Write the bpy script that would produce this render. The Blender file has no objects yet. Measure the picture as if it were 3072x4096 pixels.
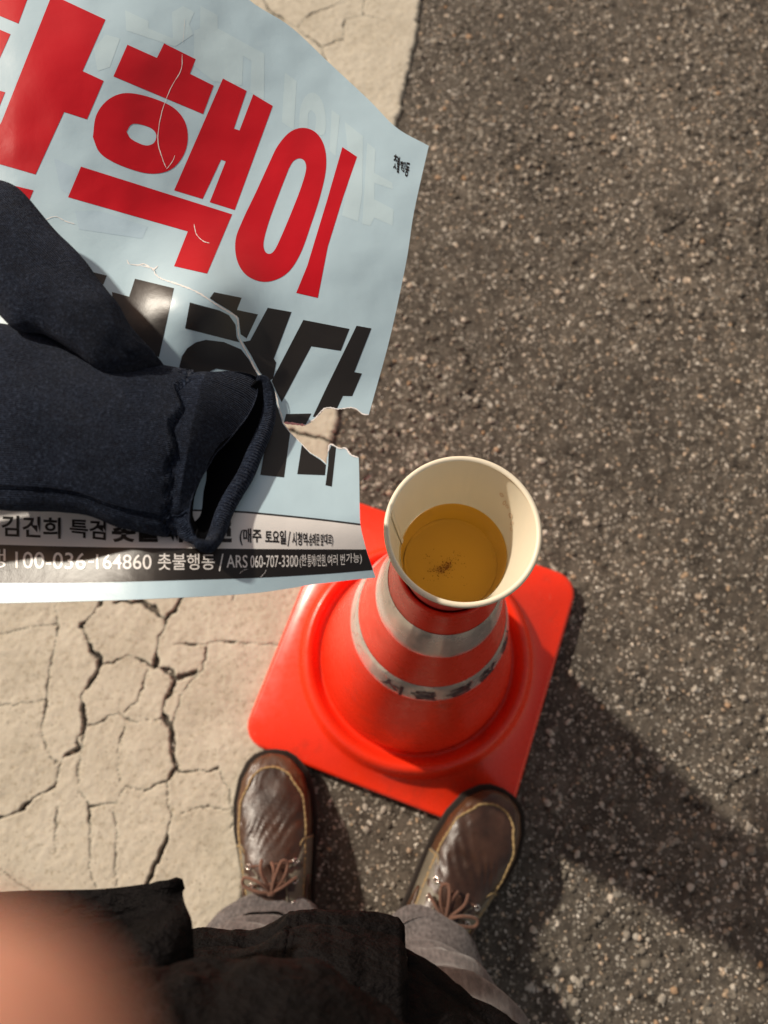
import bpy, bmesh, math, random
import numpy as np
from mathutils import Vector, Matrix
from mathutils.geometry import tessellate_polygon

random.seed(7); RNG = np.random.default_rng(7)
SC = bpy.context.scene
COL = SC.collection
R = math.radians

# ------------------------------------------------------------------ camera
CAM = np.array([0.0, 0.0, 1.01854])
RC = np.array([[0.99972883, -0.02328658, 0.0],
               [0.02218749, 0.95254349, -0.30359283],
               [0.00706964, 0.30351051, 0.95280186]])       # columns: right, up, back
FPX = 3076.0
cd = bpy.data.cameras.new('camera'); cam = bpy.data.objects.new('camera', cd); COL.objects.link(cam)
cd.sensor_fit = 'AUTO'; cd.sensor_width = 36.0; cd.lens = FPX / 4096 * 36.0
cd.clip_start = 0.005; cd.clip_end = 500
cam.matrix_world = Matrix([[*RC[0], CAM[0]], [*RC[1], CAM[1]], [*RC[2], CAM[2]], [0, 0, 0, 1]])
cd.dof.use_dof = True; cd.dof.focus_distance = 0.46; cd.dof.aperture_fstop = 27.03 / 3.6
SC.camera = cam

# ------------------------------------------------------------------ light: a street at night
SUN_AZ = R(145.0)      # compass angle of the lamp seen from the scene, counted from +X towards +Y
SUN_EL = R(37.0)
sdir = Vector((math.cos(SUN_EL) * math.cos(SUN_AZ), math.cos(SUN_EL) * math.sin(SUN_AZ), math.sin(SUN_EL)))
sl = bpy.data.lights.new('sun', 'SUN'); sun = bpy.data.objects.new('sun', sl); COL.objects.link(sun)
sl.energy = 2.9; sl.angle = R(2.2); sl.color = (1.0, 0.91, 0.77)
sun.rotation_euler = sdir.to_track_quat('Z', 'Y').to_euler(); sun.location = (-2, 1, 3)
world = bpy.data.worlds.new('World'); SC.world = world; world.use_nodes = True
wn = world.node_tree; wn.nodes.clear()
sky = wn.nodes.new('ShaderNodeTexSky'); sky.sky_type = 'NISHITA'; sky.sun_disc = False
sky.sun_elevation = SUN_EL; sky.sun_rotation = math.pi / 2 - SUN_AZ
tint = wn.nodes.new('ShaderNodeMix'); tint.data_type = 'RGBA'; tint.blend_type = 'MULTIPLY'; tint.inputs[0].default_value = 1.0
tint.inputs[7].default_value = (1.0, 0.64, 0.41, 1)          # town glow: the night sky is warm, not blue
bg = wn.nodes.new('ShaderNodeBackground'); bg.inputs[1].default_value = 0.15
wo = wn.nodes.new('ShaderNodeOutputWorld')
wn.links.new(sky.outputs[0], tint.inputs[6]); wn.links.new(tint.outputs[2], bg.inputs[0]); wn.links.new(bg.outputs[0], wo.inputs[0])
SC.view_settings.view_transform = 'Standard'; SC.view_settings.look = 'None'
SC.view_settings.exposure = 0.42; SC.view_settings.gamma = 1.0
SC.render.engine = 'CYCLES'
SC.cycles.use_denoising = True
SC.cycles.max_bounces = 8; SC.cycles.transparent_max_bounces = 12

# ------------------------------------------------------------------ helpers
def ray(x, y):
    x = np.asarray(x, float); y = np.asarray(y, float)
    a = np.stack([(x - 1536) / FPX, -(y - 2048) / FPX, -np.ones_like(x)], -1)
    return a @ RC.T
def at(x, y, z):
    """point of the sight line through photograph pixel (x, y) at world height z"""
    w = ray(x, y); t = (np.asarray(z, float) - CAM[2]) / w[..., 2]
    return CAM + w * t[..., None]
def interp_path(pts, n):
    """resample a polyline smoothly (Catmull-Rom) to n points"""
    p = np.asarray(pts, float); m = len(p)
    e = np.vstack([2 * p[0] - p[1], p, 2 * p[-1] - p[-2]])
    t = np.linspace(0, m - 1, n); i = np.minimum(t.astype(int), m - 2); f = (t - i)[:, None]
    a, b, c, d = e[i], e[i + 1], e[i + 2], e[i + 3]
    return .5 * ((2 * b) + (c - a) * f + (2 * a - 5 * b + 4 * c - d) * f ** 2 + (3 * b - a - 3 * c + d) * f ** 3)
def sstep(a, b, x):
    t = np.clip((np.asarray(x, float) - a) / (b - a), 0, 1); return t * t * (3 - 2 * t)
def vnoise(x, y, seed=0):
    """smooth value noise 0..1"""
    x = np.asarray(x, float); y = np.asarray(y, float)
    xi = np.floor(x).astype(np.int64); yi = np.floor(y).astype(np.int64)
    fx = x - xi; fy = y - yi; fx = fx * fx * (3 - 2 * fx); fy = fy * fy * (3 - 2 * fy)
    def h(a, b):
        v = np.sin(a * 127.1 + b * 311.7 + seed * 74.7) * 43758.5453
        return v - np.floor(v)
    return (h(xi, yi) * (1 - fx) + h(xi + 1, yi) * fx) * (1 - fy) + (h(xi, yi + 1) * (1 - fx) + h(xi + 1, yi + 1) * fx) * fy
def fbm(x, y, o=4, seed=0):
    s = 0; a = .5
    for k in range(o):
        s = s + a * vnoise(x * 2 ** k, y * 2 ** k, seed + k * 13); a *= .5
    return s
def empty(name, loc=(0, 0, 0)):
    o = bpy.data.objects.new(name, None); COL.objects.link(o); o.location = loc; o.empty_display_size = .05
    return o
def tag(o, label=None, cat=None, group=None, kind=None):
    if label: o['label'] = label
    if cat: o['category'] = cat
    if group: o['group'] = group
    if kind: o['kind'] = kind
    return o
def mk(name, verts, faces, mat, parent=None, smooth=True, uv=None):
    me = bpy.data.meshes.new(name)
    me.from_pydata([tuple(map(float, v)) for v in verts], [], [tuple(map(int, f)) for f in faces])
    me.validate(clean_customdata=False)
    if mat: me.materials.append(mat)
    if uv is not None:
        l = me.uv_layers.new(name='UVMap')
        vi = np.empty(len(me.loops), np.int32); me.loops.foreach_get('vertex_index', vi)
        l.data.foreach_set('uv', np.asarray(uv, np.float32)[vi].ravel())
    if smooth: me.polygons.foreach_set('use_smooth', np.ones(len(me.polygons), bool))
    me.update()
    return link(name, me, parent)
def wmat(o):
    m = Matrix.LocRotScale(o.location, o.rotation_euler, o.scale)
    return wmat(o.parent) @ o.matrix_parent_inverse @ m if o.parent else m
def link(name, me, parent=None):
    o = bpy.data.objects.new(name, me); COL.objects.link(o)
    if parent:
        o.parent = parent
        o.matrix_parent_inverse = wmat(parent).inverted()
    return o
def grid_faces(n, m, wrap_m=False, off=0):
    """faces of an n x m vertex grid (row-major)"""
    f = []
    for i in range(n - 1):
        for j in range(m if wrap_m else m - 1):
            j2 = (j + 1) % m
            f.append((off + i * m + j, off + i * m + j2, off + (i + 1) * m + j2, off + (i + 1) * m + j))
    return f
def lathe(prof, n=96, center=(0, 0)):
    v = []
    for r, z in prof:
        for k in range(n):
            a = 2 * math.pi * k / n; v.append((center[0] + r * math.cos(a), center[1] + r * math.sin(a), z))
    return v, grid_faces(len(prof), n, True)
def tube(path, rad, n=8, closed=False, caps=True):
    p = np.asarray(path, float); N = len(p)
    rad = np.broadcast_to(np.asarray(rad, float), (N,))
    if closed: t = np.roll(p, -1, 0) - np.roll(p, 1, 0)
    else: t = np.gradient(p, axis=0)
    t /= np.linalg.norm(t, axis=1)[:, None] + 1e-12
    up = np.array([0.13, 0.07, 1.0]); v = []
    for i in range(N):
        a = np.cross(t[i], up); 
        if np.linalg.norm(a) < 1e-3: a = np.cross(t[i], [1, 0, 0])
        a /= np.linalg.norm(a); b = np.cross(a, t[i])
        for k in range(n):
            q = 2 * math.pi * k / n; v.append(p[i] + rad[i] * (a * math.cos(q) + b * math.sin(q)))
    f = grid_faces(N, n, True)
    if closed:
        f += [((N - 1) * n + j, (N - 1) * n + (j + 1) % n, (j + 1) % n, j) for j in range(n)]
    elif caps:
        f += [tuple(range(n))[::-1], tuple((N - 1) * n + j for j in range(n))]
    return v, f
def join(parts):
    V = []; F = []
    for v, f in parts:
        o = len(V); V += list(v); F += [tuple(i + o for i in q) for q in f]
    return V, F

# ------------------------------------------------------------------ materials
def mat(name, col, rough=.5, spec=.5, coat=0, metal=0, sheen=0, **kw):
    m = bpy.data.materials.new(name); m.use_nodes = True
    b = m.node_tree.nodes['Principled BSDF']
    b.inputs['Base Color'].default_value = (*col, 1); b.inputs['Roughness'].default_value = rough
    b.inputs['Specular IOR Level'].default_value = spec; b.inputs['Metallic'].default_value = metal
    b.inputs['Coat Weight'].default_value = coat; b.inputs['Sheen Weight'].default_value = sheen
    return m
class NT:
    """tiny node helper"""
    def __init__(s, m): s.t = m.node_tree; s.b = s.t.nodes.get('Principled BSDF')
    def n(s, kind, **kw):
        x = s.t.nodes.new('ShaderNode' + kind)
        for k, v in kw.items(): setattr(x, k, v)
        return x
    def l(s, a, b): s.t.links.new(a, b)
    def coord(s, out='Object', scale=(1, 1, 1)):
        c = s.n('TexCoord'); mp = s.n('Mapping'); mp.inputs['Scale'].default_value = scale
        s.l(c.outputs[out], mp.inputs['Vector']); return mp.outputs[0]
    def noise(s, vec, scale, detail=3, rough=.5):
        x = s.n('TexNoise'); x.inputs['Scale'].default_value = scale; x.inputs['Detail'].default_value = detail
        x.inputs['Roughness'].default_value = rough; s.l(vec, x.inputs['Vector']); return x
    def voro(s, vec, scale, feature='F1', rand=1.0):
        x = s.n('TexVoronoi', feature=feature); x.inputs['Scale'].default_value = scale
        x.inputs['Randomness'].default_value = rand; s.l(vec, x.inputs['Vector']); return x
    def ramp(s, fac, stops, mode='LINEAR'):
        x = s.n('ValToRGB'); x.color_ramp.interpolation = mode; e = x.color_ramp.elements
        while len(e) < len(stops): e.new(.5)
        for k, (p, c) in enumerate(stops):
            e[k].position = p; e[k].color = (*c, 1) if len(c) == 3 else c
        s.l(fac, x.inputs[0]); return x
    def mix(s, fac, a, b, mode='MIX'):
        x = s.n('Mix', data_type='RGBA', blend_type=mode)
        for i, q in ((0, fac), (6, a), (7, b)):
            if hasattr(q, 'is_linked'): s.l(q, x.inputs[i])
            elif i == 0: x.inputs[0].default_value = q
            else: x.inputs[i].default_value = (*q, 1)
        return x.outputs[2]
    def math(s, op, a, b=0):
        x = s.n('Math', operation=op)
        for i, q in ((0, a), (1, b)):
            if hasattr(q, 'is_linked'): s.l(q, x.inputs[i])
            else: x.inputs[i].default_value = q
        return x.outputs[0]
    def bump(s, h, strength, dist, prev=None):
        x = s.n('Bump'); x.inputs['Strength'].default_value = strength; x.inputs['Distance'].default_value = dist
        s.l(h, x.inputs['Height'])
        if prev: s.l(prev, x.inputs['Normal'])
        return x.outputs[0]

def asphalt_material():
    m = mat('asphalt', (.06, .05, .04), .85, .3); t = NT(m); c = t.coord()
    warp = t.noise(c, 110, 3); wv = t.n('VectorMath', operation='MULTIPLY_ADD')
    t.l(warp.outputs['Color'], wv.inputs[0]); wv.inputs[1].default_value = (.012, .012, .012); t.l(c, wv.inputs[2]); c2 = wv.outputs[0]
    v1 = t.voro(c2, 62); v2 = t.voro(c2, 118); v3 = t.voro(c2, 235)
    big = t.noise(c, 3.2, 6, .62); mid = t.noise(c, 28, 3)
    base = t.ramp(mid.outputs[0], [(.3, (.048, .040, .032)), (.7, (.098, .083, .066))]).outputs[0]
    def stones(v, prev, lo, hi, r, cols):
        sel = t.n('SeparateColor'); t.l(v.outputs['Color'], sel.inputs[0])
        tone = t.ramp(sel.outputs[0], cols).outputs[0]
        pick = t.math('GREATER_THAN', sel.outputs[1], r)
        rr = t.math('MULTIPLY_ADD', sel.outputs[2], hi - lo); 
        rr.node.inputs[2].default_value = lo
        soft = t.n('MapRange', interpolation_type='SMOOTHSTEP'); t.l(v.outputs['Distance'], soft.inputs[0])
        t.l(rr, soft.inputs[1]); t.l(t.math('MULTIPLY', rr, .72), soft.inputs[2]); soft.inputs[3].default_value = 0; soft.inputs[4].default_value = 1
        f = t.math('MULTIPLY', pick, soft.outputs[0])
        return t.mix(f, prev, tone), f
    cols = [(0, (.085, .072, .057)), (.35, (.17, .148, .118)), (.6, (.29, .262, .218)), (.82, (.50, .455, .39)), (.93, (.42, .29, .18)), (1, (.70, .65, .57))]
    col, f3 = stones(v3, base, .25, .55, .22, cols)
    col, f2 = stones(v2, col, .20, .52, .33, cols)
    col, f1 = stones(v1, col, .15, .42, .52, cols)
    pit = t.noise(c, 85, 4, .7); pm = t.ramp(pit.outputs[0], [(.33, (.42, .40, .38)), (.47, (1, 1, 1))]).outputs[0]
    col = t.mix(1.0, col, pm, 'MULTIPLY')
    wear = t.ramp(big.outputs[0], [(.33, (.98, .99, 1.01)), (.5, (1.34, 1.35, 1.36)), (.68, (1.78, 1.78, 1.77))]).outputs[0]
    col = t.mix(1.0, col, wear, 'MULTIPLY')
    at_ = t.n('Attribute', attribute_name='crack')
    col = t.mix(t.math('MULTIPLY', at_.outputs['Fac'], .75), col, (.026, .021, .017))
    t.l(col, t.b.inputs['Base Color'])
    h = t.math('ADD', t.math('MULTIPLY', f1, .9), t.math('ADD', t.math('MULTIPLY', f2, .55), t.math('MULTIPLY', f3, .3)))
    fine = t.noise(c, 900, 3)
    h = t.math('ADD', h, t.math('ADD', t.math('MULTIPLY', fine.outputs[0], .35), t.math('MULTIPLY', pit.outputs[0], 1.6)))
    t.l(t.bump(h, 1.0, .0028), t.b.inputs['Normal'])
    rg = t.ramp(f1, [(0, (.9,) * 3), (1, (.6,) * 3)]); t.l(rg.outputs[0], t.b.inputs['Roughness'])
    return m
def paint_material():
    m = mat('road_paint', (.62, .55, .44), .75, .35); t = NT(m); c = t.coord()
    n1 = t.noise(c, 12, 5, .6); n2 = t.noise(c, 160, 4, .65); n3 = t.noise(c, 45, 3)
    col = t.ramp(n1.outputs[0], [(.3, (.46, .420, .335)), (.5, (.545, .503, .410)), (.75, (.60, .560, .465))]).outputs[0]
    sp = t.ramp(n2.outputs[0], [(.28, (.60, .56, .50)), (.42, (.93, .92, .9)), (.6, (1, 1, 1)), (.8, (1.06, 1.06, 1.05))]).outputs[0]
    col = t.mix(1.0, col, sp, 'MULTIPLY')
    pits = t.voro(c, 210); ps = t.n('SeparateColor'); t.l(pits.outputs['Color'], ps.inputs[0])
    pf = t.math('MULTIPLY', t.math('GREATER_THAN', ps.outputs[0], .86), t.math('LESS_THAN', pits.outputs['Distance'], .24))
    col = t.mix(t.math('MULTIPLY', pf, .6), col, (.20, .165, .12))
    at_ = t.n('Attribute', attribute_name='crack')
    col = t.mix(at_.outputs['Fac'], col, (.028, .023, .018))
    t.l(col, t.b.inputs['Base Color'])
    h = t.math('SUBTRACT', t.math('ADD', n2.outputs[0], t.math('MULTIPLY', n3.outputs[0], .9)), t.math('MULTIPLY', pf, .8))
    t.l(t.bump(h, .55, .0018), t.b.inputs['Normal'])
    return m
def plastic_material():
    m = mat('orange_plastic', (.80, .045, .012), .42, .5); t = NT(m); c = t.coord()
    n = t.noise(c, 9, 4, .6); n2 = t.noise(c, 70, 4, .7)
    col = t.ramp(n.outputs[0], [(.25, (.84, .030, .008)), (.75, (.92, .042, .011))]).outputs[0]
    sm = t.ramp(n2.outputs[0], [(.32, (.86, .82, .80)), (.5, (1, 1, 1))]).outputs[0]
    col = t.mix(.35, col, t.mix(1.0, col, sm, 'MULTIPLY'))
    sc_ = t.noise(t.coord('Object', (60, 420, 60)), 1.0, 4, .7); sg = t.noise(t.coord('Object', (500, 70, 90)), 1.0, 4, .7)
    scuff = t.math('ADD', t.ramp(sc_.outputs[0], [(.66, (0, 0, 0)), (.74, (1, 1, 1))]).outputs[0], t.ramp(sg.outputs[0], [(.67, (0, 0, 0)), (.75, (1, 1, 1))]).outputs[0])
    col = t.mix(t.math('MULTIPLY', scuff, .32), col, (.85, .30, .20))
    g3 = t.noise(c, 26, 5, .65); grime = t.ramp(g3.outputs[0], [(.56, (0, 0, 0)), (.75, (1, 1, 1))]).outputs[0]
    col = t.mix(t.math('MULTIPLY', grime, .34), col, (.22, .035, .018))
    t.l(col, t.b.inputs['Base Color'])
    t.l(t.ramp(n2.outputs[0], [(.3, (.38,) * 3), (.7, (.21,) * 3)]).outputs[0], t.b.inputs['Roughness'])
    t.l(t.bump(n2.outputs[0], .06, .001), t.b.inputs['Normal'])
    return m
def paper_material(name, col, rough=.33, spec=.5):
    m = mat(name, col, rough, spec); t = NT(m); c = t.coord()
    n = t.noise(c, 55, 3, .55); f = t.noise(c, 1500, 2)
    b1 = t.bump(n.outputs[0], .22, .0016); b2 = t.bump(f.outputs[0], .10, .0004, b1)
    t.l(b2, t.b.inputs['Normal'])
    k = t.noise(c, 22, 3)
    v = t.ramp(k.outputs[0], [(.3, tuple(x * .95 for x in col)), (.7, tuple(min(1, x * 1.03) for x in col))]).outputs[0]
    t.l(v, t.b.inputs['Base Color'])
    return m
def knit_material():
    m = mat('navy_knit', (.013, .018, .030), .95, .10, sheen=.12); t = NT(m)
    t.b.inputs['Sheen Roughness'].default_value = .45; t.b.inputs['Sheen Tint'].default_value = (.55, .6, .75, 1)
    uv = t.n('UVMap'); w = t.n('TexWave', wave_type='BANDS', bands_direction='Y'); w.inputs['Scale'].default_value = 1.0
    mp = t.n('Mapping'); mp.inputs['Scale'].default_value = (330, 330, 1); t.l(uv.outputs[0], mp.inputs[0]); t.l(mp.outputs[0], w.inputs['Vector'])
    w.inputs['Distortion'].default_value = 1.2; w.inputs['Detail'].default_value = 2; w.inputs['Detail Scale'].default_value = 1.5
    c = t.coord(); f = t.noise(c, 620, 4, .75); g = t.noise(c, 60, 4, .6)
    h = t.math('ADD', t.math('MULTIPLY', w.outputs['Fac'], .55), t.math('MULTIPLY', f.outputs[0], 1.2))
    col = t.ramp(f.outputs[0], [(.38, (.004, .0065, .014)), (.55, (.013, .020, .038)), (.70, (.042, .058, .092))]).outputs[0]
    col = t.mix(1.0, col, t.ramp(g.outputs[0], [(.3, (.75,) * 3), (.7, (1.2,) * 3)]).outputs[0], 'MULTIPLY')
    t.l(col, t.b.inputs['Base Color']); t.l(t.bump(h, 1.0, .0009), t.b.inputs['Normal'])
    return m
def cloth_material(name, c1, c2, scale, rough=.85, sheen=.2, bump=.5, stretch=(1, 1, 1), spec=.25, fold=0):
    m = mat(name, c1, rough, spec, sheen=sheen); t = NT(m); c = t.coord('Object', stretch)
    f = t.noise(c, scale, 4, .65); g = t.noise(t.coord(), 16, 4, .6)
    col = t.ramp(f.outputs[0], [(.3, c1), (.7, c2)]).outputs[0]
    col = t.mix(1.0, col, t.ramp(g.outputs[0], [(.3, (.78,) * 3), (.7, (1.18,) * 3)]).outputs[0], 'MULTIPLY')
    t.l(col, t.b.inputs['Base Color']); hb = t.bump(f.outputs[0], bump, .0012)
    if fold: hb = t.bump(t.noise(t.coord('Object', (1, 2.2, 1)), 38, 5, .62).outputs[0], .9, fold, hb)
    t.l(hb, t.b.inputs['Normal'])
    return m
def leather_material(name, c1, c2, rough=.36, coat=.25):
    m = mat(name, c1, rough, .5, coat=coat); t = NT(m); c = t.coord()
    t.b.inputs['Coat Roughness'].default_value = .3
    g = t.noise(c, 26, 5, .6); v = t.voro(c, 800); w = t.noise(c, 110, 4, .6)
    col = t.ramp(g.outputs[0], [(.28, c1), (.72, c2)]).outputs[0]
    t.l(col, t.b.inputs['Base Color'])
    h = t.math('ADD', t.math('MULTIPLY', v.outputs['Distance'], .4), w.outputs[0])
    t.l(t.bump(h, .35, .001), t.b.inputs['Normal'])
    t.l(t.ramp(w.outputs[0], [(.3, (rough * .8,) * 3), (.7, (rough * 1.35,) * 3)]).outputs[0], t.b.inputs['Roughness'])
    return m
def tape_material():
    m = mat('silver_tape', (.6, .58, .56), .22, .6, metal=.6); t = NT(m); c = t.coord()
    n = t.noise(c, 40, 5, .6); v = t.n('TexVoronoi', feature='DISTANCE_TO_EDGE'); v.inputs['Scale'].default_value = 22
    w = t.noise(c, 70, 2); ad = t.n('VectorMath', operation='MULTIPLY_ADD'); t.l(w.outputs['Color'], ad.inputs[0]); ad.inputs[1].default_value = (.02,) * 3; t.l(c, ad.inputs[2])
    t.l(ad.outputs[0], v.inputs['Vector'])
    cr = t.ramp(v.outputs[0], [(0, (1, 1, 1)), (.014, (0, 0, 0))]).outputs[0]
    gate = t.ramp(t.noise(c, 14, 2).outputs[0], [(.48, (0, 0, 0)), (.56, (1, 1, 1))]).outputs[0]
    cr = t.math('MULTIPLY', cr, gate)
    col = t.ramp(n.outputs[0], [(.3, (.72, .70, .69)), (.7, (.88, .86, .85))]).outputs[0]
    t.l(t.mix(cr, col, (.36, .32, .29)), t.b.inputs['Base Color'])
    h = t.math('ADD', n.outputs[0], t.math('MULTIPLY', cr, .6)); t.l(t.bump(h, .3, .0012), t.b.inputs['Normal'])
    t.l(t.ramp(n.outputs[0], [(.3, (.14,) * 3), (.7, (.30,) * 3)]).outputs[0], t.b.inputs['Roughness'])
    return m
def tea_material():
    m = bpy.data.materials.new('tea'); m.use_nodes = True; t = m.node_tree; t.nodes.clear()
    tr = t.nodes.new('ShaderNodeBsdfTransparent'); tr.inputs[0].default_value = (.96, .71, .22, 1)
    gl = t.nodes.new('ShaderNodeBsdfGlossy'); gl.inputs['Roughness'].default_value = .03
    fr = t.nodes.new('ShaderNodeFresnel'); fr.inputs[0].default_value = 1.33
    mx = t.nodes.new('ShaderNodeMixShader'); o = t.nodes.new('ShaderNodeOutputMaterial')
    t.links.new(fr.outputs[0], mx.inputs[0]); t.links.new(tr.outputs[0], mx.inputs[1]); t.links.new(gl.outputs[0], mx.inputs[2]); t.links.new(mx.outputs[0], o.inputs[0])
    return m
M = dict(asphalt=asphalt_material(), paint=paint_material(), plastic=plastic_material(), tape=tape_material(), tea=tea_material(),
         knit=knit_material(),
         blue=paper_material('poster_blue', (.50, .67, .76)), ghost=paper_material('poster_show_through', (.555, .72, .785)),
         ghost2=paper_material('poster_show_through_dark', (.475, .635, .745)),
         red=paper_material('poster_red', (.56, .003, .012), .38, .3), black=paper_material('poster_black', (.016, .013, .011), .36, .45),
         white=paper_material('poster_white', (.80, .775, .75)), fibre=mat('torn_paper_fibre', (.86, .83, .81), .7, .4),
         pink=mat('torn_paper_pink', (.75, .36, .36), .9, .2),
         cup=mat('cup_paper', (.83, .76, .60), .42, .45), cupred=mat('cup_red_print', (.50, .012, .012), .35, .5),
         marker=mat('marker_ink', (.05, .025, .04), .5), sediment=mat('tea_sediment', (.32, .18, .07), .9),
         trousers=cloth_material('grey_twill', (.045, .041, .042), (.165, .152, .154), 300, stretch=(1, 1, .09)),
         jacket=cloth_material('black_nylon', (.0032, .0028, .0031), (.0080, .0068, .0073), 160, rough=.7, sheen=.0, spec=.08, fold=.012, bump=.45),
         vamp=leather_material('brown_leather', (.016, .0075, .0050), (.066, .031, .019), .33, 0),
         side=leather_material('tan_leather', (.040, .017, .0085), (.115, .051, .023), .33, .05),
         quarter=leather_material('olive_leather', (.105, .096, .072), (.175, .160, .122), .5, 0),
         sole=mat('rubber_sole', (.016, .012, .010), .8, .15), welt=mat('sole_edge', (.040, .034, .030), .8, .15),
         thread=mat('tan_thread', (.30, .21, .095), .8), lace=cloth_material('brown_lace', (.10, .050, .034), (.19, .098, .068), 900),
         eyelet=mat('eyelet_metal', (.75, .70, .65), .2, metal=1), dark=mat('dark_lining', (.01, .009, .008), .95), lining=mat('glove_shaded_lining', (.0035, .0038, .005), 1.0, .05),  # glove lining darkened below the knit: cuff shade painted into its colour
         skin=mat('skin', (.92, .43, .30), .5, .4))
bs = M['skin'].node_tree.nodes['Principled BSDF']; bs.inputs['Subsurface Weight'].default_value = .3; bs.inputs['Subsurface Scale'].default_value = .004
for k, s in (('cup', 300), ('welt', 200), ('sole', 200)):
    t = NT(M[k]); n = t.noise(t.coord(), s, 3); t.l(t.bump(n.outputs[0], .1, .0006), t.b.inputs['Normal'])

# ------------------------------------------------------------------ ground
def F6(pts): return [(x * .7836, 2300 + y * .7836) for x, y in pts]      # traced windows of the photograph -> full pixels
def F7(pts): return [(1500 + x * .9476, y * .9476) for x, y in pts]
def F8(pts): return [(1900 + x * .8122, 2300 + y * .8122) for x, y in pts]
def F1(pts): return [(x * 1.0549, y * 1.0549) for x, y in pts]
def F2(pts): return [(x * 1.0549, 1050 + y * 1.0549) for x, y in pts]
def F4(pts): return [(x * .7008, 700 + y * .7008) for x, y in pts]
def F5(pts): return [(600 + x * .9644, 3450 + y * .9644) for x, y in pts]
def ground_xy(pts): 
    p = np.asarray(pts, float); return at(p[:, 0], p[:, 1], 0.0)[:, :2]

# cracks: (polyline, half width in metres, share of its length that is open)
PAINT_CRACKS = [
    (F6([(510, 145), (470, 200), (410, 270), (435, 290), (465, 350), (478, 385), (515, 430), (505, 490), (465, 550), (420, 620), (430, 700), (437, 760), (430, 800), (405, 840), (405, 885), (340, 920), (300, 975), (290, 1050), (275, 1090), (180, 1140), (90, 1215), (0, 1240), (-120, 1300)]), .0040, .62),
    (F6([(590, 135), (720, 140), (780, 170), (850, 240), (900, 180), (930, 120), (960, 60)]), .0042, .8),
    (F6([(850, 240), (815, 340), (795, 470)]), .0040, .7),
    (F6([(795, 470), (870, 490), (900, 530), (950, 515), (995, 500)]), .0042, .6),
    (F6([(900, 540), (850, 640), (830, 720), (880, 770), (885, 850), (885, 940), (905, 990), (850, 1060), (740, 1095)]), .0044, .55),
    (F6([(850, 1060), (865, 1160), (880, 1230), (830, 1390), (790, 1500), (745, 1600), (700, 1720)]), .0038, .6),
    (F6([(900, 355), (1080, 350), (1150, 340), (1290, 355), (1420, 355), (1520, 350)]), .0030, .45),
    (F6([(520, 450), (580, 445), (660, 410), (720, 440), (795, 475)]), .0014, .7),
    (F6([(455, 770), (600, 715), (700, 750), (830, 735)]), .0011, .5),
    (F6([(650, 760), (610, 860), (610, 1050)]), .0010, .4),
    (F6([(460, 1180), (600, 1160), (640, 1080), (740, 1095)]), .0013, .6),
    (F6([(410, 1100), (455, 1170), (460, 1330), (465, 1470), (490, 1600)]), .0020, .45),
    (F6([(905, 1000), (1060, 1005), (1110, 980)]), .0014, .6),
    (F6([(240, 640), (220, 800), (250, 900), (290, 960)]), .0009, .5),
    (F6([(760, 490), (700, 650), (640, 700)]), .0011, .5),
    (F6([(1060, 370), (1040, 480), (920, 610), (890, 760)]), .0010, .6),
    (F6([(300, 1180), (285, 1300), (290, 1420)]), .0008, .5),
    (F6([(437, 760), (420, 900), (405, 1000), (410, 1100)]), .0012, .4),
    (F6([(580, 1210), (600, 1330), (585, 1490), (600, 1580)]), .0010, .5),
    (F6([(0, 660), (110, 655), (240, 640)]), .0009, .5), (F6([(290, 150), (300, 300), (270, 420), (240, 640)]), .0010, .5), (F6([(0, 310), (130, 280), (290, 250)]), .0009, .5),
    (F6([(1110, 980), (1180, 1100), (1190, 1300)]), .0009, .5), (F6([(930, 1210), (1060, 1180), (1190, 1200)]), .0009, .5), (F6([(0, 1500), (120, 1580), (190, 1640)]), .0011, .6),
    (F1([(1000, 0), (1030, 50), (1130, 110), (1220, 185), (1240, 240)]), .0026, .6),
    (F1([(1130, 110), (1180, 60), (1250, 35), (1310, 10)]), .0018, .6),
    (F1([(1220, 185), (1300, 150), (1310, 80), (1380, 60), (1480, 90)]), .0012, .6),
    (F1([(1380, 60), (1390, -60)]), .0012, .6),
    ([(1135, 1715), (1240, 1745), (1340, 1770), (1420, 1790)], .0032, .8),
    ([(1135, 1715), (1060, 1690), (980, 1660), (930, 1580), (800, 1540), (700, 1600), (560, 1570), (450, 1700), (300, 1690), (100, 1760), (-200, 1720)], .003, .6),
    ([(1290, 1640), (1310, 1560), (1330, 1380), (1270, 1200), (1320, 1000), (1250, 760), (1320, 560), (1310, 250)], .0025, .5),
    ([(980, 1660), (960, 1850), (1020, 2050), (980, 2250), (930, 2400)], .003, .6),
    ([(450, 1700), (480, 1900), (400, 2100), (420, 2300), (400, 2420)], .003, .6),
    ([(930, 1580), (900, 1300), (950, 1100), (880, 900)], .0022, .6),
]
ASPHALT_CRACKS = [
    (F7([(1260, 50), (1290, 350), (1300, 500), (1340, 560), (1450, 580), (1600, 570), (1760, 590)]), .0045, .5),
    (F7([(1345, 870), (1310, 930), (1240, 970), (1180, 960)]), .0045, .8),
    (F7([(1130, 1230), (1150, 1330), (1400, 1340), (1560, 1360)]), .004, .6),
    (F7([(1600, 800), (1640, 900), (1620, 1020), (1750, 1100)]), .0045, .6),
    (F7([(660, 760), (690, 860), (740, 880)]), .003, .5),
    (F7([(520, 1360), (560, 1260), (700, 1200), (820, 1160)]), .003, .4),
    (F7([(780, 1640), (850, 1580), (900, 1560)]), .0035, .6),
    (F8([(480, 1200), (620, 1350), (800, 1440), (960, 1500), (1100, 1600)]), .0045, .6),
    (F8([(1030, 1100), (1100, 1150), (1160, 1170), (1220, 1110), (1290, 1020), (1440, 960)]), .005, .8),
    (F8([(1360, 870), (1400, 800), (1440, 740)]), .004, .8),
]
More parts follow.
